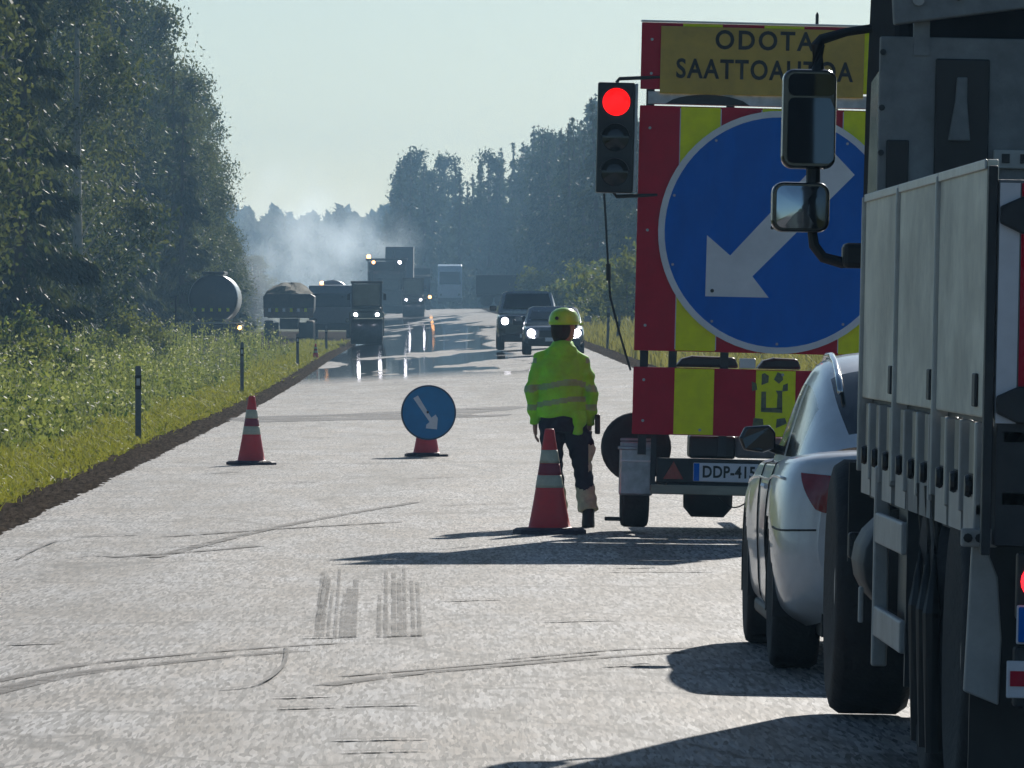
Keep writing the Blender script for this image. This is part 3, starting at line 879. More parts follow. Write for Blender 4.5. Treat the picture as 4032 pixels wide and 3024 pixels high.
# arrow disc
dx, dz = TL(1669, 497)
dz = 2.205; dx = .0
dd = disc(MB(), .875, dx, dz, -.035, -.012).build('arrow_disc', M_BLUE, tr)
disc_ring(MB(), .845, .892, dx, dz, -.040, -.008).build('disc_rim', M_SIGNWHITE, dd)
poly = [TL(*p) for p in ((1523, 640), (1660, 643), (1625, 597), (1846, 378), (1794, 322), (1577, 552), (1527, 508))]
MB().prism_y(poly, -.041, -.0365).build('arrow', M_SIGNWHITE, dd)
for p in ((1538, 628), (1668, 492)):
    a = TL(*p); MB().lathe([(.014, -.046), (.014, -.0415)], 'y', (a[0], 0, a[1]), 10).build('bolt', M_DARKSTEEL, dd)
for k in range(10):
    t_ = 2 * math.pi * (k + .5) / 10
    MB().lathe([(.010, -.0455), (.010, -.0405)], 'y', (dx + .82 * math.cos(t_), 0, dz + .82 * math.sin(t_)), 8).build('bolt', M_GALV, dd)
for (bx, bz) in ((-.97, .80), (-.97, 1.10), (-.97, 1.5), (-.97, 2.2), (-.97, 2.95), (-.55, .74), (.05, 1.16), (.5, .75), (-.97, 3.35), (-.97, 3.6)):
    MB().lathe([(.011, -.010), (.011, -.0005)], 'y', (bx, 0, bz), 8).build('panel_bolt', M_GALV, tr)
# worn stencil patch on the middle yellow stripe
M_STEN = mat('stencil_grey', (.11, .13, .09), .6, var=.4, scale=40, dirt=.5, dirtcol=(.3, .3, .05))
st = MB()
def sp(*pts):
    st.prism_y([TL(*p) for p in pts], -.0056, -.0046)
sp((1645, 832), (1660, 826), (1661, 812), (1652, 806), (1646, 808))
sp((1672, 820), (1683, 829), (1692, 820), (1690, 808), (1680, 804))
sp((1644, 884), (1655, 884), (1655, 846), (1645, 846))
sp((1678, 884), (1690, 884), (1690, 844), (1676, 844), (1680, 852))
sp((1644, 890), (1690, 892), (1690, 881), (1644, 881))
sp((1625, 845), (1636, 842), (1634, 828), (1624, 824))
sp((1690, 846), (1702, 844), (1702, 828), (1692, 832))
sp((1625, 925), (1650, 925), (1648, 905), (1628, 903))
sp((1676, 925), (1700, 915), (1696, 903), (1678, 905))
st.build('stencil_mark', M_STEN, tr)
# traffic light on the left edge
tl = MB().box(-.135, .135, -.03, .15, -.405, .405).build('traffic_light', M_BLACK, tr, bevel=.012)
lx, lz = TL(1329, 298); tl.location = (lx, -.06, lz)
M_REDLIT = mat('red_signal', (.9, .0, .0), .4, emit=(1, .004, .004), estr=1.35, var=.05, scale=60)
for i, (dz_, mt) in enumerate(((.262, M_REDLIT), (0, M_BLACKG), (-.255, M_BLACKG))):
    MB().lathe([(.004, -.062), (.05, -.058), (.096, -.042), (.102, -.028)][::-1], 'y', (0, 0, dz_), 32).build('lens', mt, tl, smooth=True)
    seg = 24                                    # hood: open half tube
    pts = [(.112 * math.cos(t), .112 * math.sin(t)) for t in np.linspace(math.radians(10), math.radians(170), seg)]
    inn = [(.104 * math.cos(t), .104 * math.sin(t)) for t in np.linspace(math.radians(170), math.radians(10), seg)]
    MB().prism_y([(a, b + dz_) for a, b in pts + inn], -.10, -.03).build('hood', M_BLACK, tl)
box('back_plate', M_GALV, tl, .137, .158, -.02, .12, -.39, .40, bevel=.004)
for zz in (.435, -.43):
    arm = MB().tube([(.0, .05, zz - .03 * np.sign(zz)), (.02, .05, zz), (.32, .07, zz + .02)], .014, 8).build('mount_arm', M_DARKSTEEL, tl)
p = [TL(*q) for q in ((1305, 418), (1309, 490), (1314, 585), (1318, 640), (1334, 705), (1350, 760), (1362, 800))]
MB().tube([(a, -.02 + .0 * i, b) for i, (a, b) in enumerate(p)], .009, 6).build('signal_cable', M_BLACK, tr)
MB().tube([(p[2][0] - .002, -.02, p[2][1] + .05), (p[2][0] + .004, -.02, p[2][1] - .07)], [.018, .018], 8).build('cable_plug', M_BLACK, tr)
# running gear
box('chassis', M_DARKSTEEL, tr, -.78, .78, .05, 2.6, .30, .42, bevel=.01)
MB().box(-.04, .04, 2.6, 4.4, .34, .42).build('drawbar', M_DARKSTEEL, tr)
wheel(tr, -1.0, .62, .315, .315, .21); wheel(tr, 1.0, .62, .315, .315, .21)
MB().lathe([(.05, -.9), (.05, .9)], 'x', (0, .62, .30), 12).build('axle', M_DARKSTEEL, tr)
MB().lathe([(.10, -.18), (.17, -.12), (.17, .12), (.10, .18)], 'x', (-.46, .5, .26), 16).build('hub_drum', M_BLACK, tr, smooth=True)
for s in (-1, 1):
    b_ = MB(); b_.box(-1.125 if s < 0 else .885, -.885 if s < 0 else 1.125, .26, .98, .64, .665)
    b_.box(-1.125 if s < 0 else .885, -.885 if s < 0 else 1.125, .24, .262, .27, .64)
    b_.build('mudguard', M_GALV, tr, bevel=.012)
x0, za = TL(1340, 968); x1, zb = TL(1410, 1072)
lb = box('lamp_box', M_GALV, tr, x0, x1, .10, .235, zb, za, bevel=.015)
box('lid_rim', M_GALV, lb, x0 - .012, x1 + .012, .09, .24, za - .012, za + .012, bevel=.005)
box('lid_rim', M_WHITE, lb, x0 + .01, x1 + .002, .088, .0985, za - .10, za - .085, bevel=.003)
# spare wheel on the side of the frame
c = TL(1377, 968)
sw = MB().lathe([(.15, -.08), (.22, -.10), (.25, -.085), (.26, -.05), (.26, .05), (.25, .085), (.22, .10), (.15, .08)], 'y', (0, 0, 0), 32).build('spare_wheel', M_TYRE, tr, smooth=True, loc=(c[0], .38, c[1]))
MB().lathe([(.155, -.05), (.05, -.03), (.045, -.06), (.01, -.06)], 'y', (0, 0, 0), 20).build('rim', M_DARKSTEEL, sw)
box('stake', M_DARKSTEEL, tr, TL(1409, 870)[0], TL(1420, 870)[0], .045, .085, TL(1409, 1060)[1], TL(1409, 868)[1])
# lamp board: reflector triangle, plate, bumper
box('lamp_board', M_BLACK, tr, -.86, .86, .03, .06, .345, .53, bevel=.01)
for s in (-1, 1):
    c = -.735 if s < 0 else .735
    t3 = MB().prism_y([(c - .075, .375), (c + .075, .375), (c, .505)], .012, .0295).build('triangle_reflector', M_REDLENS, tr)
a = TL(1497, 1040); b = TL(1640, 1003)
npl = MB().box(a[0], b[0], .012, .0295, a[1], b[1]).build('number_plate', M_SIGNWHITE, tr, bevel=.006)
box('country_band', M_BLUE, npl, a[0] + .004, a[0] + .045, .008, .0115, a[1] + .004, b[1] - .004)
text_mesh('lettering', 'DDP-415', .120, M_TEXT, npl, ((a[0] + b[0]) / 2 + .022, .0105, (a[1] + b[1]) / 2), bold=.003, sx=.82, space=1.06)
box('bumper_bar', mat('weathered_timber', (.36, .34, .26), .7, var=.2, scale=10, stretch=(.2, 1, 1), dirt=.5), tr, -.90, .90, -.02, .05, .265, .332, bevel=.008)
box('tool_box', M_BLACK, tr, -.62, -.28, .10, .6, .53, .70, bevel=.02)
MB().prism_y([(-.28, .54), (.25, .54), (.05, .70), (-.28, .70)], .06, .5).build('tarp_bundle', mat('grey_tarp', (.16, .15, .15), .7, var=.3, scale=9, bump=.5, bscale=12), tr, bevel=.02)
MB().tube([(x, .3, .27 - .10 * math.sin(math.pi * (x + .42) / .30)) for x in np.linspace(-.42, -.12, 9)], .006, 6).build('brake_cable', M_BLACK, tr)
MB().box(-1.22, -1.02, -.0, .08, .165, .195).build('wheel_chock', M_BLACK, tr, bevel=.008).location = (0, .5, -.12)

# ------------------------------------------------------------------ traffic cones
def cone(x, d, label, group='road works cones', rot=0.0, H=.75, dent=0.0):
    t = thing('traffic_cone', label, 'cone', (x, d, rz(x, d)), (0, dent, rot), group)
    s = H / .75
    t.scale = (s, s, s)
    prof = lambda z: .155 - (.155 - .033) * ((z - .035) / .715) ** .88
    def ring(a, b, grow=0.0, n=4):
        return [(prof(a + (b - a) * i / n) + grow, a + (b - a) * i / n) for i in range(n + 1)]
    MB().lathe([(.19, .03), (.165, .045)] + ring(.05, .745, 0, 10) + [(.028, .75)], 'z', (0, 0, 0), 28).build('cone_body', M_CONE, t, smooth=True)
    for (a, b) in ((.33, .42), (.505, .60)):
        MB().lathe(ring(a, b, .0025), 'z', (0, 0, 0), 28).build('reflective_band', M_BAND, t, smooth=True)
    e = mat('cone_middle', (.30, .03, .06), .5) if 'cone_middle' not in bpy.data.materials else bpy.data.materials['cone_middle']
    MB().lathe(ring(.423, .502, .0015), 'z', (0, 0, 0), 28).build('dark_band', e, t, smooth=True)
    oc = [(.24, .13), (.13, .24), (-.13, .24), (-.24, .13), (-.24, -.13), (-.13, -.24), (.13, -.24), (.24, -.13)]
    b_ = MB(); b_.loft([[(x_ * g, y_ * g, z_) for x_, y_ in oc] for g, z_ in ((1, .0), (1, .028), (.9, .042), (.72, .046))]); b_.build('base', M_CONEBASE, t)
    return t
cx_, cd_ = gp(1187, 1153)
cone(cx_, cd_, 'large red and white traffic cone standing beside the worker in yellow', rot=.2, H=.765)
cx_, cd_ = gp(543, 1004)
cone(cx_, cd_, 'red and white traffic cone standing alone at the left of the road', rot=.5, dent=.01)
sx_, sd_ = gp(921, 986)
cone(sx_, sd_, 'red traffic cone mostly hidden behind the round blue arrow sign', rot=.1)
cone((682 - 915) * 262 / 17000, 262, 'small distant red cone on the grass verge near the parked lorries', rot=.3, H=.55).location.z = gz((682 - 915) * 262 / 17000, 262)
# round sign on its cone
sg = thing('arrow_sign', 'round blue sign with a white down-right arrow fixed on a cone', 'sign', (sx_ + .025, sd_ - .27, rz(sx_, sd_)), (0, 0, .06))
pm = 17000 / sd_
M_BLUE2 = mat('sheeting_blue_light', (.004, .22, .50), .35, var=.1, scale=6, dirt=.3, dirtcol=(.02, .10, .2))
dd = disc(MB(), .312, 0, .51, -.012, .0).build('sign_disc', M_BLUE2, sg, bevel=.003)
disc_ring(MB(), .300, .318, 0, .51, -.016, .012).build('rim', mat('sign_rim', (.02, .06, .12), .4), dd)
P = [((x - 926) / pm, .51 - (y - 893) / pm) for x, y in ((893, 862), (903, 856), (932, 904), (941, 897), (946, 905), (944, 929), (920, 927), (921, 919), (928, 913))]
MB().prism_y(P[::-1], -.0165, -.0125).build('arrow', M_SIGNWHITE, dd)
MB().lathe([(.014, -.022), (.014, -.017)], 'y', ((924 - 926) / pm, 0, .51 + 1 / pm), 10).build('bolt', M_TEXT, dd)
MB().box(-.03, .03, .0, .10, .42, .60).build('clamp', M_DARKSTEEL, sg)

# ------------------------------------------------------------------ worker
def ellring(c, rx, ry, n=20, tilt=0.0, p=2.0):
    out = []
    for k in range(n):
        t = 2 * math.pi * k / n; ct, s_ = math.cos(t), math.sin(t)
        x = rx * math.copysign(abs(ct) ** (2 / p), ct); y = ry * math.copysign(abs(s_) ** (2 / p), s_)
        out.append((c[0] + x * math.cos(tilt) - y * math.sin(tilt), c[1] + x * math.sin(tilt) + y * math.cos(tilt), c[2]))
    return out
def remeshed(name, mb, voxel, material, parent, smooth_it=4, noise=None, fn=None):
    """joins the shapes into one continuous skin"""
    o = mb.build(name, material, None)
    m = o.modifiers.new('remesh', 'REMESH'); m.mode = 'VOXEL'; m.voxel_size = voxel; m.use_smooth_shade = True
    s = o.modifiers.new('smooth', 'SMOOTH'); s.iterations = smooth_it; s.factor = .5
    bpy.context.view_layer.update()
    me = bpy.data.meshes.new_from_object(o.evaluated_get(bpy.context.evaluated_depsgraph_get()))
    old = o.data; o.modifiers.clear(); o.data = me; bpy.data.meshes.remove(old)
    me.materials.clear(); me.materials.append(material)
    if fn is not None:
        co = np.empty(len(me.vertices) * 3, np.float32); me.vertices.foreach_get('co', co); co = co.reshape(-1, 3)
        no = np.empty(len(me.vertices) * 3, np.float32); me.vertices.foreach_get('normal', no); no = no.reshape(-1, 3)
        me.vertices.foreach_set('co', (co + fn(co, no)).astype(np.float32).ravel())
    me.polygons.foreach_set('use_smooth', [True] * len(me.polygons)); me.update()
    o.parent = parent
    return o
wx, wd = gp(1215, 1138)
wk = thing('person', 'person in yellow high-visibility jacket, navy trousers and yellow helmet seen from behind', 'person', (wx, wd, rz(wx, wd)))
M_SKIN = mat('skin', (.42, .25, .18), .55)
M_HIVIS = mat('hivis_yellow', (.31, .92, .04), .7, var=.18, scale=7, bump=.35, bscale=14, dirt=.3, dirtcol=(.20, .50, .05))
M_REFL = mat('reflective_tape', (.30, .55, .22), .5, var=.15, scale=20)
M_NAVY = mat('navy_cloth', (.012, .017, .035), .85, var=.25, bump=.3, bscale=18)
M_GAIT = mat('grey_hivis_cuff', (.52, .54, .36), .7, var=.3, scale=14, bump=.3, bscale=20)
M_BOOT = mat('boot_leather', (.015, .014, .013), .6)
M_HAIR = mat('dark_hair', (.02, .013, .01), .6, var=.4, scale=40, bump=.4, bscale=90, stretch=(1, 1, .2))
M_HELM = mat('helmet_yellow', (.46, .95, .04), .3, coat=.4)
# joints: local x right, y forward (away), z up
hipL, kneeL, ankL = (-.085, .0, .80), (-.07, .03, .44), (-.03, .10, .09)
hipR, kneeR, ankR = (.085, .0, .80), (.155, .04, .44), (.195, -.03, .09)
shL, elL, wrL = (-.155, .0, 1.265), (-.236, -.035, 1.02), (-.205, .06, .785)
shR, elR, wrR = (.145, .0, 1.255), (.222, -.03, 1.005), (.205, .06, .775)
b = MB()
b.loft([ellring((0, 0, .74), .13, .10), ellring((0, 0, .85), .165, .115), ellring((0, 0, 1.0), .14, .095), ellring((-.01, 0, 1.18), .165, .11), ellring((-.01, 0, 1.30), .16, .085), ellring((-.005, .005, 1.36), .06, .055), ellring((0, .02, 1.44), .052, .055)])
HEADYAW = math.radians(-42)
def hd(p):
    x, y = p[0] - .01, p[1] - .02
    return (.01 + x * math.cos(HEADYAW) - y * math.sin(HEADYAW), .02 + x * math.sin(HEADYAW) + y * math.cos(HEADYAW), p[2])
def hring(*a): return [hd(q) for q in ellring(*a)]
b.loft([hring((.005, .03, 1.40), .045, .055), hring((.008, .035, 1.435), .062, .078), hring((.01, .03, 1.50), .074, .092), hring((.01, .022, 1.555), .076, .096), hring((.01, .02, 1.60), .060, .078), hring((.01, .02, 1.625), .025, .03)])
b.tube([hd(q) for q in ((.01, .11, 1.525), (.01, .138, 1.495), (.01, .115, 1.478))], [.012, .016, .012], 8)
b.tube([hd(q) for q in ((-.02, .108, 1.455), (.01, .114, 1.452), (.04, .108, 1.455))], [.008, .012, .008], 8)
b.tube([hd(q) for q in ((.01, .09, 1.43), (.01, .112, 1.425))], [.028, .02], 8)
for e_ in (-.066, .086): b.tube([hd(q) for q in ((e_, .015, 1.535), (e_ * 1.12, .005, 1.515), (e_, .012, 1.485))], [.012, .017, .01], 8)
for h, k, a in ((hipL, kneeL, ankL), (hipR, kneeR, ankR)):
    b.tube([h, tuple((np.array(h) + k) / 2), k, tuple((np.array(k) * .6 + np.array(a) * .4)), a], [.085, .072, .055, .056, .036], 14)
    b.tube([(a[0], a[1] - .05, .04), (a[0], a[1] + .05, .045), (a[0] + .01, a[1] + .16, .03)], [.035, .038, .028], 10)
for s_, e_, w_ in ((shL, elL, wrL), (shR, elR, wrR)):
    b.tube([s_, tuple((np.array(s_) + e_) / 2), e_, tuple((np.array(e_) + w_) / 2), w_], [.05, .046, .038, .036, .026], 12)
    sgn = -1 if w_[0] < 0 else 1
    w = np.array(w_); pal = w + [0.0, .03, -.075]
    b.tube([tuple(w), tuple(w + [0, .015, -.035]), tuple(pal)], [(.022, .026), (.018, .04), (.015, .042)], 10)
    for i, (off, ln) in enumerate(((-.030, .062), (-.010, .072), (.010, .068), (.029, .052))):
        q = pal + [0, off, -.002]
        b.tube([tuple(q), tuple(q + [-sgn * .004, .004, -ln * .45]), tuple(q + [-sgn * .018, .008, -ln * .8]), tuple(q + [-sgn * .03, .008, -ln])], [.010, .0095, .0085, .007], 7)
    q = w + [0, .035, -.03]
    b.tube([tuple(q), tuple(q + [-sgn * .008, .032, -.028]), tuple(q + [-sgn * .014, .036, -.058])], [.012, .011, .008], 7)
body = remeshed('body', b, .0065, M_SKIN, wk, 3)
# jacket
def folds(co, no):
    f = np.sin(co[:, 0] * 26 + co[:, 2] * 34 + 2 * np.sin(co[:, 2] * 17)) * .0045 + np.sin(co[:, 2] * 60 + co[:, 0] * -22) * .0035 + np.sin(co[:, 0] * 48 - co[:, 2] * 20 + co[:, 1] * 30) * .003
    return no * f[:, None]
j = MB()
j.loft([ellring((.0, .0, .83), .178, .135), ellring((.0, .0, .88), .188, .142), ellring((-.01, 0, .98), .180, .138), ellring((-.015, 0, 1.10), .196, .142), ellring((-.015, 0, 1.22), .190, .135), ellring((-.012, 0, 1.30), .150, .112), ellring((-.005, .0, 1.36), .10, .085), ellring((0, .01, 1.40), .078, .08)])
j.loft([ellring((-.005, -.075, 1.26), .05, .03), ellring((-.005, -.085, 1.30), .115, .05), ellring((0, -.07, 1.36), .10, .055), ellring((0, -.045, 1.395), .07, .035)])   # hood lying on the back
for s_, e_, w_ in ((shL, elL, wrL), (shR, elR, wrR)):
    s0 = (s_[0] * .72, s_[1], s_[2] + .01)
    j.tube([s0, s_, tuple((np.array(s_) + e_) / 2), e_, tuple((np.array(e_) + w_) / 2), w_], [.066, .066, .060, .058, .050, .042], 14)
j.loft([ellring((.10, -.03, .70), .05, .06), ellring((.115, -.03, .78), .07, .09), ellring((.10, -.02, .88), .085, .11)])   # tail of the jacket pulled down on one side
jk = remeshed('jacket', j, .010, M_HIVIS, wk, 3, fn=folds)
jk.data.materials.append(M_REFL)
cen = np.array([p_.center[:] for p_ in jk.data.polygons])
x_, y_, z_ = cen[:, 0], cen[:, 1], cen[:, 2]
torso = (np.abs(x_ + .01) < .185)
slope = .05 * np.sin(x_ * 9 + .5)
band = torso & (((z_ > .925 + slope * .4) & (z_ < .965 + slope * .4)) | ((z_ > 1.04 - x_ * .22 + slope) & (z_ < 1.085 - x_ * .22 + slope)))
arm = ~torso & (((z_ > .88) & (z_ < .925)) | ((z_ > 1.02) & (z_ < 1.07)) | ((z_ > 1.24) & (z_ < 1.275)))
jk.data.polygons.foreach_set('material_index', (band | arm).astype(np.int32))
# trousers with pale cuffs
t_ = MB()
t_.loft([ellring((0, 0, .72), .13, .11), ellring((0, 0, .80), .165, .125), ellring((0, 0, .90), .165, .12), ellring((0, 0, .98), .15, .11)])
for h, k, a in ((hipL, kneeL, ankL), (hipR, kneeR, ankR)):
    t_.tube([h, tuple((np.array(h) + k) / 2), k, tuple((np.array(k) * .55 + np.array(a) * .45)), (a[0], a[1], .12)], [.098, .088, .074, .076, .078], 16)
t_.tube([(.19, .0, .72), (.205, .0, .60), (.20, .0, .50)], [.035, .05, .03], 10)      # leg pocket
tro = remeshed('trousers', t_, .010, M_NAVY, wk, 3, fn=lambda co, no: no * (np.sin(co[:, 2] * 70 + np.sin(co[:, 0] * 40) * 2) * .0035)[:, None])
tro.data.materials.append(M_GAIT)
cen = np.array([p_.center[:] for p_ in tro.data.polygons])
tro.data.polygons.foreach_set('material_index', ((cen[:, 2] < .30 + .02 * np.sin(cen[:, 0] * 30)) | ((cen[:, 2] < .62) & (cen[:, 2] > .42) & (cen[:, 0] > .195))).astype(np.int32))
for a in (ankL, ankR):
    bt = MB(); bt.loft([ellring((a[0], a[1] + .04, 0), .048, .135, p=2.6), ellring((a[0], a[1] + .04, .03), .050, .137, p=2.6), ellring((a[0], a[1] + .03, .06), .047, .115), ellring((a[0], a[1] + .0, .10), .046, .065), ellring((a[0], a[1], .17), .05, .06)])
    bt.build('boot', M_BOOT, wk, smooth=True)
# hair, helmet
hr = MB(); hr.loft([hring((.0, -.02, 1.40), .045, .035), hring((.008, -.015, 1.44), .075, .055), hring((.01, -.01, 1.50), .084, .072), hring((.01, .0, 1.545), .084, .088), hring((.01, .01, 1.58), .078, .09)])
hr.build('hair', M_HAIR, wk, smooth=True)
hb = MB()
hb.loft([ellring((.012, .018, 1.525), .113, .135, 28), ellring((.012, .018, 1.545), .117, .139, 28), ellring((.012, .018, 1.585), .112, .134, 28), ellring((.012, .018, 1.62), .094, .114, 28), ellring((.012, .018, 1.645), .06, .075, 28), ellring((.012, .018, 1.655), .02, .025, 28)])
hm = hb.build('helmet', M_HELM, wk, smooth=True)
MB().loft([hring((.01, .13, 1.527), .10, .045), hring((.01, .14, 1.538), .095, .04)]).build('peak', M_HELM, hm)
for e_ in (-.03, .05): MB().lathe([(.004, -.006), (.012, 0), (.004, .006)], 'y', hd((e_, .112, 1.515)), 8).build('eye', M_TEXT, body)
MB().lathe([(.014, -.03), (.014, .004)], 'y', (-.045, -.108, 1.575), 10).build('vent', M_TEXT, hm)
MB().tube([(.09, .03, 1.53), (.085, .06, 1.46), (.05, .10, 1.415)], .007, 6).build('chin_strap', M_TEXT, hm)
box('radio', M_BLACK, wk, .245, .285, -.03, .06, .70, .85, bevel=.01)

# ------------------------------------------------------------------ silver car ahead of the lorry
M_SILVER = mat('silver_paint', (.80, .81, .82), .32, .1, var=.04, coat=.8, dirt=.25, dirtcol=(.33, .31, .28))
M_LOWTRIM = mat('dark_trim', (.03, .03, .032), .55)
def cr1(P, n):
    """Catmull-Rom through rows of P (k, ...), n steps per span"""
    P = np.asarray(P, float); out = []
    for i in range(len(P) - 1):
        p0, p1, p2, p3 = P[max(i - 1, 0)], P[i], P[i + 1], P[min(i + 2, len(P) - 1)]
        for k in range(n):
            t = k / n
            out.append(.5 * ((2 * p1) + (p2 - p0) * t + (2 * p0 - 5 * p1 + 4 * p2 - p3) * t * t + (3 * p1 - p0 - 3 * p2 + p3) * t ** 3))
    out.append(P[-1]); return np.array(out)
def dense(secs, ny, nr):
    """secs: half sections (left side, bottom to centre top) -> full grid of points (ny, nr, 3)"""
    S = cr1(np.array(secs, float), ny)
    S = np.stack([cr1(r, nr) for r in S])
    R = S[:, ::-1][:, 1:].copy(); R[..., 0] *= -1
    return np.concatenate([S, R], 1)
def grid_faces(G, sel, off=0.0):
    """verts, faces of the grid cells where sel(centre) holds"""
    n, m = G.shape[:2]; V = G.reshape(-1, 3).copy(); F = []
    for i in range(n - 1):
        for j in range(m - 1):
            c = (G[i, j] + G[i + 1, j] + G[i + 1, j + 1] + G[i, j + 1]) / 4
            if sel(c) if sel.__code__.co_argcount == 1 else sel(c, i, j): F.append((i * m + j, i * m + j + 1, (i + 1) * m + j + 1, (i + 1) * m + j))
    used = sorted({k for f in F for k in f}); mp = {k: q for q, k in enumerate(used)}
    V = V[used]
    if off:
        c = V * [1, 0, 0]; V = V + np.sign(V * [1, 0, 0]) * [off, 0, 0] + [0, 0, off * .4]
    return V.tolist(), [tuple(mp[k] for k in f) for f in F]
CXC, CDC = 2.44, 34.35
car = thing('car', 'silver saloon car waiting between the lorry and the striped trailer', 'car', (CXC, CDC, rz(CXC, CDC + 2)), (0, math.radians(.8), 0))
def hs(y, *pts): return [(x, y, z) for x, z in pts]
H_ = [  # left half sections from sill to centre line
    hs(0.00, (-.50, .34), (-.66, .40), (-.72, .52), (-.72, .66), (-.69, .82), (-.60, .90), (-.3, .925), (0, .93)),
    hs(0.06, (-.62, .27), (-.76, .34), (-.82, .50), (-.82, .66), (-.785, .86), (-.68, .955), (-.3, .985), (0, .99)),
    hs(0.28, (-.72, .22), (-.84, .30), (-.885, .48), (-.89, .66), (-.85, .88), (-.73, .97), (-.3, 1.0), (0, 1.005)),
    hs(0.90, (-.76, .19), (-.87, .28), (-.905, .48), (-.91, .68), (-.87, .88), (-.76, .955), (-.3, .97), (0, .975)),
    hs(1.60, (-.76, .18), (-.86, .26), (-.885, .46), (-.89, .66), (-.865, .85), (-.78, .92), (-.3, .93), (0, .93)),
    hs(2.70, (-.76, .18), (-.86, .26), (-.88, .46), (-.885, .66), (-.865, .84), (-.78, .90), (-.3, .91), (0, .91)),
    hs(3.30, (-.76, .18), (-.87, .27), (-.895, .46), (-.90, .64), (-.87, .82), (-.76, .90), (-.3, .93), (0, .94)),
    hs(3.80, (-.74, .20), (-.86, .29), (-.90, .46), (-.895, .62), (-.85, .77), (-.70, .84), (-.3, .88), (0, .89)),
    hs(4.30, (-.66, .24), (-.76, .32), (-.79, .44), (-.77, .56), (-.70, .66), (-.55, .71), (-.25, .74), (0, .75)),
    hs(4.48, (-.50, .32), (-.58, .38), (-.60, .46), (-.58, .53), (-.52, .58), (-.40, .61), (-.2, .63), (0, .635))]
G = dense(H_, 12, 8)
def in_arch(c): return any((c[1] - yy) ** 2 + (c[2] - .32) ** 2 < .37 ** 2 for yy in (.92, 3.60)) and abs(c[0]) > .6
V, F = grid_faces(G, lambda c: not in_arch(c))
nb = len(V)
bo = mesh_obj('body', V, F, M_SILVER, car, smooth=True)
for yy, dy in ((G[0], 0), (G[-1], 0)):
    MB().add(yy.tolist(), [tuple(range(len(yy)))]).build('end_panel', M_SILVER if dy == 0 else M_BLACK, car)
K_ = [
    hs(.58, (-.70, .92), (-.66, .96), (-.60, .985), (-.50, 1.0), (-.25, 1.01), (0, 1.015)),
    hs(.95, (-.765, .90), (-.73, 1.00), (-.66, 1.12), (-.55, 1.185), (-.28, 1.215), (0, 1.225)),
    hs(1.40, (-.79, .89), (-.745, 1.04), (-.67, 1.24), (-.57, 1.335), (-.28, 1.375), (0, 1.385)),
    hs(1.95, (-.80, .88), (-.755, 1.05), (-.675, 1.28), (-.575, 1.385), (-.28, 1.425), (0, 1.435)),
    hs(2.45, (-.80, .88), (-.755, 1.04), (-.68, 1.26), (-.57, 1.36), (-.28, 1.40), (0, 1.41)),
    hs(2.95, (-.80, .88), (-.76, .99), (-.70, 1.12), (-.60, 1.20), (-.28, 1.235), (0, 1.245)),
    hs(3.40, (-.78, .87), (-.76, .90), (-.72, .93), (-.62, .955), (-.28, .98), (0, .985))]
KG = dense(K_, 16, 10)
def side_w(c, i, j):
    return 22 <= i <= 88 and not 46 <= i <= 49 and (4 <= j <= 18 or 81 <= j <= 95)
def rear_w(c, i, j): return 6 <= i <= 28 and 27 <= j <= 72
def wind_w(c, i, j): return 70 <= i <= 92 and 25 <= j <= 74
def glazed(c, i, j): return side_w(c, i, j) or rear_w(c, i, j) or wind_w(c, i, j)
V, F = grid_faces(KG, lambda c, i, j: not glazed(c, i, j)); mesh_obj('roof', V, F, M_SILVER, car, smooth=True)
for nm, fn_ in (('side_window', lambda c, i, j: side_w(c, i, j) and c[0] < 0), ('side_window', lambda c, i, j: side_w(c, i, j) and c[0] > 0), ('rear_window', rear_w), ('windscreen', wind_w)):
    V, F = grid_faces(KG, fn_); mesh_obj(nm, V, F, M_GLASS, car, smooth=True)
def lamp_sel(c): return .64 < c[2] < .90 and c[1] < .13 and abs(c[0]) > .44 and c[2] > .66 + .5 * (abs(c[0]) - .7)
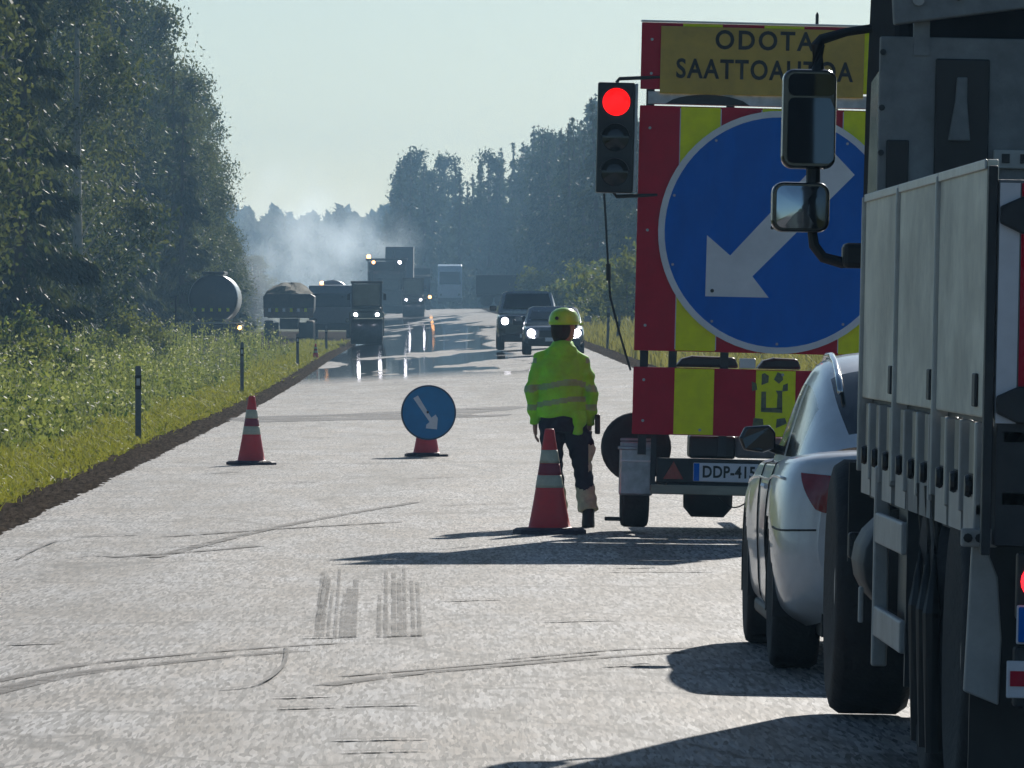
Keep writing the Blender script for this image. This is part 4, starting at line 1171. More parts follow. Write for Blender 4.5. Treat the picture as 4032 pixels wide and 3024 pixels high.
for s in (-1, 1):
    GP = G.reshape(-1, 3); GP = GP[(GP[:, 1] < .7) & (GP[:, 0] < 0) & (GP[:, 2] > .45)]
    lv = []; lf = []; NU, NV = 12, 8
    for v_ in range(NV + 1):
        for u_ in range(NU + 1):
            u, v = u_ / NU, v_ / NV
            xo = .80 - .06 * (1 - v) ** 2 ; xi = .54
            x_ = xo + (xi - xo) * u
            zlo = .715 + .05 * (2 * u - .6) ** 2; zhi = .89 - .02 * u
            z_ = zlo + (zhi - zlo) * v
            dd2 = (GP[:, 0] + x_) ** 2 + (GP[:, 2] - z_) ** 2
            q = np.argsort(dd2)[:5]; w__ = 1 / (dd2[q] + 1e-5)
            lv.append((s * x_, float((GP[q, 1] * w__).sum() / w__.sum()) - .008, z_))
    for v_ in range(NV):
        for u_ in range(NU):
            a_ = v_ * (NU + 1) + u_; lf.append((a_, a_ + 1, a_ + NU + 2, a_ + NU + 1))
    mesh_obj('tail_lamp', lv, lf, M_REDLENS, car, smooth=True)
    for yy in (.92, 3.60):
        w_ = wheel(car, s * .785, yy, .325, .325, .22)
        a_ = MB(); seg = 20
        o_ = [(yy + .375 * math.cos(t), .32 + .375 * math.sin(t)) for t in np.linspace(math.radians(-12), math.radians(192), seg)]
        i_ = [(yy + .345 * math.cos(t), .32 + .345 * math.sin(t)) for t in np.linspace(math.radians(192), math.radians(-12), seg)]
        a_.prism_x(o_ + i_, min(s * .60, s * .897), max(s * .60, s * .897)); a_.build('wheel_arch', M_LOWTRIM, car)
    m_ = MB(); m_.loft([[(s * (.795 + dx_ * gk), 2.78 - .05 + k_ + dy_, 1.0 + dz_ * gk) for dx_, dy_, dz_ in ((0, 0, -.045), (.06, .01, -.068), (.15, .02, -.055), (.172, .03, .0), (.145, .02, .055), (.03, .0, .065), (0, 0, .03))] for k_, gk in ((0, .92), (.02, 1.0), (.08, .95), (.13, .6))])
    mm = m_.build('mirror', M_BLACKG, car, bevel=.008)
    MB().add([(s * .805, 2.726, .962), (s * .935, 2.736, .953), (s * .948, 2.742, 1.0), (s * .925, 2.736, 1.045), (s * .825, 2.727, 1.052)], [(0, 1, 2, 3, 4)]).build('mirror_glass', M_GLASS, mm)
    MB().tube([(s * .72, 2.84, .93), (s * .82, 2.80, .96)], .025, 6).build('mirror_stalk', M_BLACK, mm)
    box('sill', M_LOWTRIM, car, min(s * .70, s * .865), max(s * .70, s * .865), 1.32, 3.2, .17, .24, bevel=.02)
    MB().tube([(s * .893, 1.45, .80), (s * .905, 1.52, .805), (s * .893, 1.62, .80)], .012, 6).build('door_handle', M_SILVER, car)
GI = G[:, :, 1].mean(1); hj = G.shape[1] // 2
for sgn in (0, 1):
    def gpt(i, j): 
        p_ = G[i, j if sgn == 0 else G.shape[1] - 1 - j]; return (p_[0] * 1.002, p_[1], p_[2])
    for yy in (1.36, 2.42):
        i_ = int(np.argmin(abs(GI - yy)))
        MB().tube([gpt(i_, j) for j in range(6, 42, 3)], .005, 5).build('shut_line', M_TEXT, car)
    j_ = 23; i1 = int(np.argmin(abs(GI - .52)))
    MB().tube([gpt(i, j_) for i in range(2, i1, 2)], .005, 5).build('bumper_line', M_TEXT, car)
    MB().tube([gpt(i, 31) for i in range(24, int(np.argmin(abs(GI - 3.7))), 4)], .007, 6).build('side_crease', M_SILVER, car, smooth=True)
M_CHROME = mat('chrome', (.8, .8, .8), .10, 1.0, var=.02)
for s in (-1, 1):
    MB().tube([(s * .585, y_, z_ + .022) for y_, z_ in ((1.0, 1.215), (1.2, 1.29), (1.45, 1.345), (1.8, 1.378), (2.2, 1.375), (2.5, 1.335))], .014, 10).build('glint_rail', M_CHROME, car, smooth=True)  # chrome rails added to catch a sun glint along the roof edge
box('bumper_lower', M_LOWTRIM, car, -.60, .60, -.02, .2, .22, .36, bevel=.04)
pl = box('number_plate', M_WHITE, car, -.26, .26, -.03, -.01, .52, .63, bevel=.004)
MB().lathe([(.035, -.04), (.035, .1)], 'y', (-.5, 0, .25), 12).build('exhaust', M_GALV, car)
MB().box(-.70, .70, .1, 4.3, .17, .30).build('underbody', M_BLACK, car)

# ------------------------------------------------------------------ works lorry at the right edge
LX, LD = 2.885, 23.2                           # centre line, tail distance
LR = math.radians(1.2)
lorry = thing('flatbed_lorry', 'dirty flatbed lorry with grey drop sides and big black mirrors filling the right edge', 'lorry', (LX, LD, rz(LX, LD + 3)), (0, LR, 0))
M_SIDE = mat('drop_side_aluminium', (.88, .85, .70), .6, .1, var=.22, scale=4, bump=.06, bscale=25, stretch=(1, .45, .8), dirt=.7, dirtcol=(.34, .33, .28))
M_BULK = mat('bulkhead_steel', (.27, .28, .28), .6, .3, var=.25, scale=7, bump=.1, dirt=.6, dirtcol=(.13, .135, .135))
M_LTGREY = mat('light_grey_paint', (.50, .49, .46), .5, var=.12, scale=8, dirt=.5, dirtcol=(.27, .25, .22))
M_BEIGE = mat('beige_backing', (.42, .39, .30), .6, var=.3, scale=12, dirt=.5, dirtcol=(.2, .17, .12))
HB = 1.26
PL = 2.13
zb0, zb1 = 1.255, 2.02
for k in range(3):
    y0, y1 = .06 + PL * k, .06 + PL * (k + 1) - .035
    sb = box('drop_side', M_SIDE, lorry, -HB, -HB + .035, y0, y1, zb0, zb1, bevel=.006)
    box('top_edge', M_ALU, sb, -HB - .008, -HB - .0005, y0, y1, zb1 - .03, zb1, bevel=.003)
    box('handle', M_DARKSTEEL, sb, -HB - .012, -HB - .0005, y0 + .18, y0 + .30, zb0 + .03, zb0 + .13, bevel=.004)
    box('side_post', M_ALU, lorry, -HB - .015, -HB + .05, y1 + .002, y1 + .033, .98, zb1 - .01, bevel=.005)
    box('drop_side', M_SIDE, lorry, HB - .035, HB, y0, y1, zb0, zb1, bevel=.006)
    for i in range(3):
        yy = y0 + .10 + i * (y1 - y0 - .1) / 3
        box('lashing_strut', M_LTGREY if (i + k) % 2 else M_ALU, lorry, -HB - .012, -HB + .03, yy, yy + .05, .96, 1.24, bevel=.006)
        box('strut_gap', M_BLACK, lorry, -HB + .004, -HB + .028, yy + .052, yy + .13, 1.04, 1.24)
        box('pocket_plate', M_BEIGE, lorry, -HB + .01, -HB + .03, yy + .135, yy + .56, 1.08, 1.235)
        MB().lathe([(.030, -.012), (.036, 0), (.030, .012)], 'x', (-HB - .008, yy + .30, 1.045), 14).build('rubber_buffer', M_BLACK, lorry)
        box('skirt_plate', M_BULK if (k == 1 and i < 2) else M_LTGREY, lorry, -HB + .0, -HB + .02, yy + .055, yy + .62, .90, 1.02)
box('deck_beam', M_DARKSTEEL, lorry, -HB + .04, -HB + .14, .0, 6.5, .88, 1.25)
box('deck', M_DARKSTEEL, lorry, -HB + .05, HB - .05, .05, 6.45, 1.17, 1.245)
# tail: red and white marker, hinges, lamps, plate
tail = box('tailboard', M_BULK, lorry, -HB + .03, HB - .03, .0, .04, 1.25, 1.96, bevel=.005)
box('white_marker', M_SIGNWHITE, tail, -HB + .035, -HB + .095, -.006, -.001, 1.24, 1.95)
for k in range(5):
    box('red_marker', M_RED, tail, -HB + .10 + .28 * k, -HB + .24 + .28 * k, -.006, -.001, 1.25, 1.95)
for zz in (1.86, 1.30):
    MB().prism_y([(-HB + .035, zz - .03), (-HB + .10, zz - .06), (-HB + .30, zz - .06), (-HB + .30, zz + .05), (-HB + .10, zz + .05), (-HB + .035, zz + .02)], -.03, -.008).build('hinge', M_DARKSTEEL, tail, bevel=.006)
box('corner_post', M_DARKSTEEL, lorry, -HB + .0, -HB + .028, -.01, .055, .85, 2.0, bevel=.004)
bu = box('rear_beam', M_BLACK, lorry, -HB + .04, HB - .04, .02, .14, .98, 1.22, bevel=.01)
box('beam_strip', M_LTGREY, bu, -HB + .06, HB - .06, .0, .018, 1.185, 1.215)
box('beam_strip', M_LTGREY, bu, -HB + .06, HB - .06, .0, .018, 1.0, 1.035)
br = MB(); br.prism_y([(-HB - .03, .44), (-HB + .075, .40), (-HB + .08, .60), (-HB + .065, .78), (-HB + .04, .84), (-HB + .035, 1.0), (-HB - .01, 1.0)], .16, .20)
br.build('mud_flap_bracket', M_LTGREY, lorry, bevel=.006)
box('bracket_arm', M_LTGREY, lorry, -HB - .05, -HB + .06, .12, .155, .87, .925, bevel=.008)
for k in range(2): MB().lathe([(.014, .112), (.014, .1195)], 'y', (-HB - .03 + .035 * k, 0, .897), 8).build('bolt_hole', M_TEXT, lorry)
M_LED = mat('work_light_lens', (.05, .06, .065), .25, var=.5, scale=60, bump=.8, bscale=70)
def led(x, y, z):
    l = box('work_light', M_BLACK, lorry, x - .045, x + .045, y - .03, y + .03, z - .05, z + .05, bevel=.012)
    for i in range(4):
        for k in range(4):
            box('lens', M_LED, l, x - .04 + .021 * i, x - .023 + .021 * i, y - .036, y - .0305, z - .04 + .021 * k, z - .023 + .021 * k)
led(-HB + .085, .08, .925)
led(-HB - .0, 6.35, .70)
M_TAILLIT = mat('tail_lamp_lit', (.8, .01, .01), .3, emit=(1, .02, .03), estr=2.2)
for s in (-1, 1):
    tlm = box('tail_lamp', M_BLACK, lorry, min(s * .75, s * 1.15), max(s * .75, s * 1.15), .0, .08, .66, .86, bevel=.01)
    MB().lathe([(.03, -.014), (.055, -.004)][::-1], 'y', (s * 1.085, 0, .775), 20).build('lens', M_TAILLIT, tlm, smooth=True)
npl2 = box('number_plate', M_BLUE, lorry, -1.145, -1.0, -.02, .0, .595, .70, bevel=.005)
disc_w = box('plate_rim', M_SIGNWHITE, npl2, -1.15, -.995, -.012, .003, .59, .705, bevel=.005)
text_mesh('lettering', 'FIN', .05, M_SIGNWHITE, npl2, (-1.085, -.0225, .635), bold=.001)
mk = box('reflector_board', M_SIGNWHITE, lorry, -1.175, -.60, .0, .02, .43, .54, bevel=.004)
box('red_strip', M_RED, mk, -1.165, -.61, -.005, -.0005, .465, .51)
box('under_run_bar', M_DARKSTEEL, lorry, -1.15, 1.15, .03, .13, .40, .58, bevel=.01)
# side guard
box('guard_post', M_LTGREY, lorry, -HB - .02, -HB + .035, 5.10, 5.16, .30, 1.02, bevel=.008)
for zz in (.80, .465):
    box('guard_rail', M_LTGREY, lorry, -HB - .018, -HB + .01, 3.55, 5.10, zz - .055, zz + .055, bevel=.008)
box('guard_post', M_DARKSTEEL, lorry, -HB + .0, -HB + .04, 3.5, 3.55, .30, 1.0)
for yy in (2.95, 2.55, 2.2):
    MB().tube([(-HB + .02, yy, 1.0), (-HB + .0, yy - .05, .6), (-HB + .02, yy, .15)], .03, 8).build('air_hose', M_BLACK, lorry)
MB().lathe([(.18, -.4), (.19, -.38), (.19, .38), (.18, .4)], 'y', (-HB + .14, 5.65, .66), 20).build('air_tank', M_DARKSTEEL, lorry, smooth=True)
box('tank_strap', M_LTGREY, lorry, -HB - .062, -HB - .045, 5.25, 5.30, .45, .58, bevel=.006)
box('fuel_tank', M_BLACK, lorry, -HB + .06, -HB + .5, 3.7, 5.0, .35, .98, bevel=.04)
for s in (-1, 1):
    for yy in (1.25, 2.62): wheel(lorry, s * 1.03, yy, .50, .50, .45, .28)
    wheel(lorry, s * 1.14, 7.75, .50, .50, .32, .29)
    box('mud_flap', M_BLACK, lorry, min(s * .82, s * 1.24), max(s * .82, s * 1.24), .62, .64, .06, .95)
    box('mud_flap', M_BLACK, lorry, min(s * .96, s * 1.27), max(s * .96, s * 1.27), 7.02, 7.04, .62, 1.0)
box('frame_rail', M_DARKSTEEL, lorry, -.45, -.35, .1, 8.2, .62, .88); box('frame_rail', M_DARKSTEEL, lorry, .35, .45, .1, 8.2, .62, .88)
# bulkhead behind the cab
bk = box('bulkhead', M_BULK, lorry, -HB + .045, HB - .04, 6.50, 6.56, 1.2, 2.62, bevel=.006)
box('recess', M_BLACK, bk, -1.005, -.80, 6.485, 6.4985, 1.6, 2.54, bevel=.01)
mast = MB(); mast.prism_y([(-.955, 2.23), (-.87, 2.23), (-.885, 2.38), (-.885, 2.47), (-.925, 2.47), (-.93, 2.38)], 6.46, 6.484); mast.build('hook_bracket', M_BULK, bk, bevel=.006)
box('slot', M_BLACK, bk, -1.185, -1.10, 6.485, 6.4985, 2.01, 2.23, bevel=.006)
for zz in (2.56, 2.35, 2.18, 2.02): MB().lathe([(.012, 6.485), (.012, 6.499)], 'y', (-1.205, 0, zz), 8).build('rivet', M_DARKSTEEL, bk)
box('perforated_rail', M_LTGREY, bk, -.78, .78, 6.47, 6.4985, 2.13, 2.20, bevel=.004)
for k in range(12): box('hole', M_BLACK, bk, -.75 + .07 * k, -.72 + .07 * k, 6.464, 6.4695, 2.15, 2.185)
bm_ = MB(); bm_.prism_y([(-1.17, 2.66), (1.0, 2.98), (1.0, 3.25), (-1.19, 2.93)], 6.42, 6.48); beam = bm_.build('cross_beam', M_BULK, lorry, bevel=.008)
for k in range(4): MB().lathe([(.022, 6.40), (.022, 6.419)], 'y', (-1.08 + .15 * k, 0, 2.755 + .023 * k), 10).build('bolt', M_BLACK if k else M_LTGREY, beam)
box('beam_stay', M_BULK, beam, -1.09, -1.03, 6.49, 6.54, 2.55, 2.75)
# cab
M_CAB = mat('cab_paint', (.02, .024, .03), .9, var=.2, spec=.03)
c_ = MB(); c_.prism_x([(6.72, .62), (6.72, 3.05), (6.95, 3.28), (8.35, 3.22), (8.72, 2.4), (8.82, 1.5), (8.82, .55), (8.35, .45), (8.28, .95), (7.25, .95), (7.2, .62)], -1.145, 1.235)
cab = c_.build('cab', M_CAB, lorry, bevel=.05)
for s in (-1, 1):
    MB().add([(s * 1.238 + (.09 if s < 0 else 0), 7.35, 1.75), (s * 1.238 + (.09 if s < 0 else 0), 8.45, 1.7), (s * 1.238 + (.09 if s < 0 else 0), 8.25, 2.5), (s * 1.238 + (.09 if s < 0 else 0), 7.35, 2.55)], [(0, 1, 2, 3)]).build('side_window', M_GLASS, cab)
MB().add([(-1.1, 8.74, 1.75), (1.1, 8.74, 1.75), (1.05, 8.52, 2.6), (-1.05, 8.52, 2.6)], [(0, 1, 2, 3)]).build('windscreen', M_GLASS, cab)
MB().tube([(-1.145, 6.95, 2.12), (-1.18, 6.95, 1.95), (-1.18, 6.95, 1.3), (-1.145, 6.95, 1.15)], .016, 8).build('grab_handle', M_GALV, cab)
M_MIRROR = mat('mirror_glass', (.42, .46, .50), .03, 1.0, var=.02)
LPM = 17000 / (LD + 8.15)
def LL(x, y):
    u = (x - 915) / LPM - LX; z = CAM_H - (y - 700) / LPM - lorry.location.z
    return u * math.cos(LR) - z * math.sin(LR), u * math.sin(LR) + z * math.cos(LR)
def rrect(x0, x1, z0, z1, r, n=6):
    P = []
    for cx, cz, a in ((x1 - r, z1 - r, 0), (x0 + r, z1 - r, 90), (x0 + r, z0 + r, 180), (x1 - r, z0 + r, 270)):
        for k in range(n): 
            t = math.radians(a + 90 * k / (n - 1)); P.append((cx + r * math.cos(t), cz + r * math.sin(t)))
    return P
def pane(name, P, parent, yaw, pitch, R=None):
    """mirror pane in the (x, z) outline P, turned by yaw / pitch degrees, bulging with radius R"""
    x0, x1 = min(p[0] for p in P), max(p[0] for p in P); z0, z1 = min(p[1] for p in P), max(p[1] for p in P)
    cx, cz = (x0 + x1) / 2, (z0 + z1) / 2; rings_ = []
    for g in (1.0, .75, .5, .25, .03):
        r = []
        for x, z in P:
            u, w = (x - cx) * g, (z - cz) * g
            y = 8.118 - .004 - math.tan(math.radians(yaw)) * (-u) - math.tan(math.radians(pitch)) * w
            if R: y -= (math.sqrt(R * R - u * u * .9 - w * w * .9) - R) + .012
            r.append((cx + u, y, cz + w))
        rings_.append(r)
    b_ = MB(); b_.loft(rings_, cap=False); n_ = len(P)
    b_.f.append(tuple(range(4 * n_, 5 * n_)))
    return b_.build(name, M_MIRROR, parent, smooth=bool(R))
for s, yaw in ((-1, .10),):
    (xa, zt), (xb, zb_) = LL(1692, 148), LL(1804, 366)
    P0 = rrect(xa, xb, zb_, zt, .045)
    def rings(P, ys, sc_, cx, cz): return [[(cx + (x - cx) * g, y, cz + (z - cz) * g) for x, z in P] for y, g in zip(ys, sc_)]
    cx, cz = (xa + xb) / 2, (zb_ + zt) / 2
    mh = MB().loft(rings(P0, [8.13, 8.15, 8.22, 8.28, 8.31], [.97, 1, 1, .86, .5], cx, cz)).build('main_mirror', M_BLACKG, cab, smooth=False, bevel=.006)
    zm = zt - .115
    pane('mirror_glass', rrect(xa + .022, xb - .008, zm + .008, zt - .02, .025), mh, 7, 3)
    pane('mirror_glass', rrect(xa + .022, xb - .008, zb_ + .022, zm, .025), mh, 7, -3)
    (xa2, zt2), (xb2, zb2) = LL(1668, 392), LL(1791, 503)
    cx, cz = (xa2 + xb2) / 2, (zb2 + zt2) / 2
    mh2 = MB().loft(rings(rrect(xa2, xb2, zb2, zt2, .045), [8.13, 8.15, 8.22, 8.28, 8.31], [.97, 1, 1, .86, .5], cx, cz)).build('wide_mirror', M_BLACKG, cab, bevel=.006)
    pane('mirror_glass', rrect(xa2 + .018, xb2 - .018, zb2 + .016, zt2 - .016, .03), mh2, 2, -2, .75)
    P = [LL(*p) for p in ((1768, 150), (1768, 96), (1776, 84), (1830, 68), (1885, 60))]
    MB().tube([(a, 8.2, b) for a, b in P], [.03, .03, .022, .018, .018], 10).build('mirror_arm', M_BLACK, cab)
    P = [LL(*p) for p in ((1758, 360), (1758, 395))]
    MB().tube([(a, 8.2, b) for a, b in P], .028, 10).build('mirror_arm', M_BLACK, cab)
    P = [LL(*p) for p in ((1756, 500), (1760, 530), (1780, 556), (1820, 567), (1862, 560))]
    MB().tube([(a, 8.2, b) for a, b in P], [.02, .022, .022, .024, .03], 10).build('mirror_arm', M_BLACK, cab)
    a = LL(1848, 552); MB().box(a[0] - .05, a[0] + .05, 8.12, 8.28, a[1] - .05, a[1] + .05).build('arm_foot', M_BLACK, cab, bevel=.02)

# ------------------------------------------------------------------ oncoming queue
M_CARBLACK = mat('dark_car_paint', (.02, .024, .03), .2, .2, coat=.8, var=.1)
M_CARGREY = mat('grey_car_paint', (.20, .22, .25), .25, .4, coat=.8, var=.1)
def oncoming(name, label, x, d, width, height, length, paint, hood_z, van):
    t = thing(name, label, 'car', (x, d, rz(x, d + 1)), (0, 0, 0), None)
    w = width / 2
    def sec(y, k, z0, zt): 
        p_ = [(-w * k * .9, z0), (-w * k, z0 + .12), (-w * k, zt - .16), (-w * k * .93, zt - .03), (-w * k * .6, zt)]
        p_ += [(-a, b) for a, b in p_[::-1]]; return [(a, y, b) for a, b in p_]
    ss = [sec(0, .86, .38, hood_z - .14), sec(.05, .94, .28, hood_z - .06), sec(.3, .99, .24, hood_z - .02), sec(1.2, 1, .24, hood_z + .05), sec(length - .4, 1, .24, hood_z + .08), sec(length, .9, .35, hood_z)]
    o = MB().loft(ss).build('body', paint, t, smooth=True); s = o.modifiers.new('s', 'SUBSURF'); s.levels = s.render_levels = 1
    def cs_(y, zt, kt=.76):
        p_ = [(-w * .95, hood_z), (-w * .88, (hood_z + zt) / 2), (-w * kt, zt - .06), (-w * kt * .8, zt)]
        p_ += [(-a, b) for a, b in p_[::-1]]; return [(a, y, b) for a, b in p_]
    y0 = 1.0; y1 = 1.75
    rp = M_GALV if van else paint
    gh = MB().loft([cs_(y0, hood_z + .10, .86), cs_(y1, height, .78), cs_(length - (.25 if van else 1.1), height + .01, .78), cs_(length - .05, hood_z + .2, .8)]).build('roof', rp, t, smooth=False, bevel=.04)
    n_ = Vector((0, -(height - hood_z - .1), y1 - y0)).normalized() * .02
    MB().add([(-w * .80, y0 + n_.y + .06, hood_z + .16 + n_.z), (w * .80, y0 + n_.y + .06, hood_z + .16 + n_.z), (w * .68, y1 + n_.y - .08, height - .09 + n_.z), (-w * .68, y1 + n_.y - .08, height - .09 + n_.z)], [(0, 1, 2, 3)]).build('windscreen', M_GLASS, t)
    for s in (-1, 1):
        MB().lathe([(.11, -.05), (.12, .02)], 'y', (s * w * .74, .03, hood_z - .24), 14).build('headlight', M_HEADLAMP, t)
        MB().lathe([(.05, -.04), (.06, .02)], 'y', (s * w * .66, .02, .46), 10).build('fog_light', M_HEADLAMP if not van else M_GLASS, t)
        wheel(t, s * (w - .13), .85, .34, .34, .24); wheel(t, s * (w - .13), length - .85, .34, .34, .24)
        mm = MB().box(-.11, .11, -.06, .06, -.08, .08).build('mirror', paint, t, bevel=.03, loc=(s * (w + .11), 1.35, hood_z + .17))
    box('grille', M_BLACK, t, -w * .5, w * .5, -.03, .03, hood_z - .36, hood_z - .16, bevel=.02)
    box('bumper', M_BLACK, t, -w * .85, w * .85, -.05, .1, .26, .50, bevel=.04)
    box('number_plate', M_WHITE, t, -.26, .26, -.08, -.055, .40, .51)
    return t
oncoming('pickup_car', 'dark high car with bright headlights second in the oncoming queue', 3.32, 250, 1.98, 1.88, 5.0, M_CARBLACK, 1.16, True)
oncoming('car', 'grey car with lit headlights half hidden behind the worker', 3.80, 229, 1.80, 1.42, 4.4, M_CARGREY, .88, False)

# ------------------------------------------------------------------ road works vehicles far off on the left
def lorry_base(t, w, length, deck, wheels):
    box('chassis', M_DARKSTEEL, t, -.45, .45, .2, length, .55, deck)
    for y in wheels:
        for s in (-1, 1): wheel(t, s * (w / 2 - .2), y, .5, .5, .38)
# tanker, seen from behind
tx, td = -9.15, 342
tk = thing('tanker_trailer', 'dark round-backed tanker trailer parked on the left under the trees', 'trailer', (tx, td, gz(tx, td) + .02))
lorry_base(tk, 2.5, 8, 1.2, (1.6, 3.0, 4.4))
M_TANK = mat('tank_dark', (.03, .038, .05), .35, .3, dirt=.4, dirtcol=(.06, .06, .06))
M_TANKSIDE = mat('tank_silver', (.55, .55, .55), .3, .7, var=.1)
tb_ = MB().lathe([(.2, -.12), (.75, -.06), (1.0, .03), (1.05, .1)], 'y', (0, .3, 2.12), 36).build('tank_end', M_TANK, tk, smooth=True)
MB().lathe([(1.07, .1), (1.08, .14), (1.08, 7.6), (.8, 7.8)], 'y', (0, .3, 2.12), 36).build('tank', M_TANKSIDE, tk, smooth=True)
MB().lathe([(.22, -.16), (.20, -.12)], 'y', (0, .3, 2.12), 20).build('hatch', M_DARKSTEEL, tb_)
box('walkway', M_BLACK, tk, -.5, .5, .3, 6, 3.18, 3.30, bevel=.03)
for k in range(5): box('marker_plate', M_YEL, tk, -.85 + .36 * k, -.73 + .36 * k, .12, .16, 1.56, 1.70)
box('rear_bumper', M_BLACK, tk, -1.22, 1.22, .0, .3, .62, 1.02, bevel=.03)
box('bumper_strip', M_GALV, tk, -1.22, 1.22, -.02, .02, 1.03, 1.09, bevel=.01)
for s in (-1, 1): box('mudguard', M_BLACK, tk, min(s * .3, s * 1.24), max(s * .3, s * 1.24), .1, 2.2, 1.02, 1.12, bevel=.04)
MB().lathe([(.07, -.05), (.09, .0)], 'y', (1.16, -.01, .86), 12).build('side_lamp', M_AMBERLAMP, tk)
# tipper trailer heaped with asphalt
tx, td = -6.72, 392
tp = thing('tipper_trailer', 'rusty tipper body heaped with gravel beside the tanker', 'trailer', (tx, td, gz(tx, td) + .02))
lorry_base(tp, 2.5, 7, 1.1, (1.4, 2.8, 5.6))
M_TIP = mat('tipper_steel', (.16, .12, .085), .6, .2, var=.3, dirt=.5, dirtcol=(.08, .06, .05))
bd = MB().loft([[(-1.25, y, 1.55), (-1.05, y, 1.12), (1.05, y, 1.12), (1.25, y, 1.55), (1.28, y, 2.2), (1.1, y, 2.32), (-1.1, y, 2.32), (-1.28, y, 2.2)] for y in (0, 6.5)]).build('tipper_body', M_DARKSTEEL, tp, bevel=.05)
box('tail_strip', M_TIP, bd, -1.24, 1.24, -.05, -.01, 1.16, 1.62, bevel=.02)
for k in range(6): box('marker_plate', M_YEL if k % 2 else M_SIGNWHITE, bd, -1.02 + .36 * k, -.88 + .36 * k, -.07, -.052, 1.42, 1.60)
hp = MB(); 
hp.loft([[(r * 1.2 * math.cos(a) + .1 * math.sin(3 * a), 3.0 + r * 2.9 * math.sin(a), z + .06 * math.sin(5 * a + z * 9)) for a in np.linspace(0, 2 * math.pi, 25)[:-1]] for r, z in ((1, 2.30), (.9, 2.45), (.68, 2.68), (.42, 2.82), (.15, 2.86))])
hp.build('gravel_heap', mat('heap_gravel', (.16, .14, .09), .9, var=.4, scale=5, bump=1, bscale=9), tp)
box('mud_flap', M_BLACK, tp, .5, 1.2, .5, .55, .1, .9); box('mud_flap', M_BLACK, tp, -1.2, -.5, .5, .55, .1, .9)
# silver tank lorry, front towards us
tx, td = -4.75, 405
sv = thing('tank_lorry', 'shiny silver tank lorry partly hidden behind the roller', 'lorry', (tx, td, gz(tx, td) + .02), (0, 0, .0))
lorry_base(sv, 2.3, 8, 1.0, (1.2, 5.6, 6.8))
M_PALE = mat('pale_blue_paint', (.34, .40, .50), .3, .1, coat=.5)
M_GREYCAB = mat('grey_cab_paint', (.13, .15, .18), .35, .2, coat=.5)
MB().prism_x([(0, .55), (-.05, 1.6), (.25, 2.75), (1.9, 2.8), (2.0, .6)], -1.15, 1.15).build('cab', M_GREYCAB, sv, bevel=.06)
MB().add([(-1.0, -.06, 1.65), (1.0, -.06, 1.65), (.95, .22, 2.6), (-.95, .22, 2.6)], [(0, 1, 2, 3)]).build('windscreen', M_GLASS, sv)
MB().lathe([(.3, 2.1), (1.08, 2.2), (1.1, 2.3), (1.1, 8), (.4, 8.2)], 'y', (0, 0, 1.95), 28).build('tank', M_TANKSIDE, sv, smooth=True)
for s in (-1, 1): MB().lathe([(.1, -.07), (.12, 0)], 'y', (s * .85, -.02, .95), 12).build('headlight', M_GLASS, sv)
box('bumper', M_DARKSTEEL, sv, -1.15, 1.15, -.1, .1, .45, .8, bevel=.04)
MB().lathe([(.09, 0), (.09, .14), (.05, .17)], 'z', (-.5, 1.0, 2.8), 12).build('beacon', M_AMBERLAMP, sv)

def roller(label, x, d, w, h, paint, beacon):
    t = thing('road_roller', label, 'roller', (x, d, rz(x, d) + .01))
    u = w / 2
    for y in (.0, 2.9):
        dr = MB().lathe([(.52, -u + .06), (.56, -u + .1), (.56, u - .1), (.52, u - .06)], 'x', (0, y + .5, .56), 28).build('drum', mat('drum_steel', (.10, .10, .105), .35, .7, dirt=.5, dirtcol=(.03, .03, .03)) if 'drum_steel' not in bpy.data.materials else bpy.data.materials['drum_steel'], t, smooth=True)
        for s in (-1, 1): box('yoke', paint, t, min(s * (u - .04), s * u), max(s * (u - .04), s * u), y + .25, y + .75, .4, 1.25, bevel=.02)
        box('drum_frame', paint, t, -u, u, y - .12, y + 1.12, 1.18, 1.42, bevel=.04)
    box('hood', paint, t, -u * .86, u * .86, -.05, 1.0, 1.42, 1.62, bevel=.06)
    box('engine_cover', paint, t, -u * .9, u * .9, 2.9, 4.0, 1.42, 1.75, bevel=.06)
    cz0, cz1 = 1.42, h
    f = MB()
    for s in (-1, 1):
        for y in (1.0, 2.75): f.box(s * u * .82 - .04, s * u * .82 + .04, y - .04, y + .04, cz0, cz1 - .1)
    f.build('cab_frame', M_DARKSTEEL, t)
    box('cab_floor', paint, t, -u * .86, u * .86, .98, 2.8, 1.15, 1.72, bevel=.03)
    rf = box('canopy', M_DARKSTEEL, t, -u * .93, u * .93, .85, 2.95, cz1 - .11, cz1, bevel=.03)
    box('windscreen', mat('cab_glass', (.03, .05, .055), .08, spec=.8, var=.4, scale=2) if 'cab_glass' not in bpy.data.materials else bpy.data.materials['cab_glass'], t, -u * .76, u * .76, .99, 1.01, 1.74, cz1 - .13)
    for s in (-1, 1):
        MB().lathe([(.07, -.06), (.085, 0)], 'y', (s * u * .62, -.14, 1.30), 12).build('headlight', M_HEADLAMP, t)
        mm = MB().box(-.07, .07, -.04, .04, -.14, .14).build('mirror', M_DARKSTEEL, t, bevel=.02, loc=(s * (u + .03), .95, cz1 - .7))
        MB().tube([(s * u * .8, 1.0, cz1 - .5), (s * (u + .03), .95, cz1 - .55)], .015, 6).build('mirror_arm', M_BLACK, t)
    box('seat', M_BLACK, t, -.25, .25, 2.0, 2.5, 1.72, 2.4, bevel=.05)
    if beacon: MB().lathe([(.10, 0), (.10, .16), (.05, .2)], 'z', (u * .5, 1.4, cz1), 12).build('beacon', M_AMBERLAMP, t)
    return t
M_GREENP = mat('machine_dark_green', (.02, .035, .03), .4, coat=.3, dirt=.3)
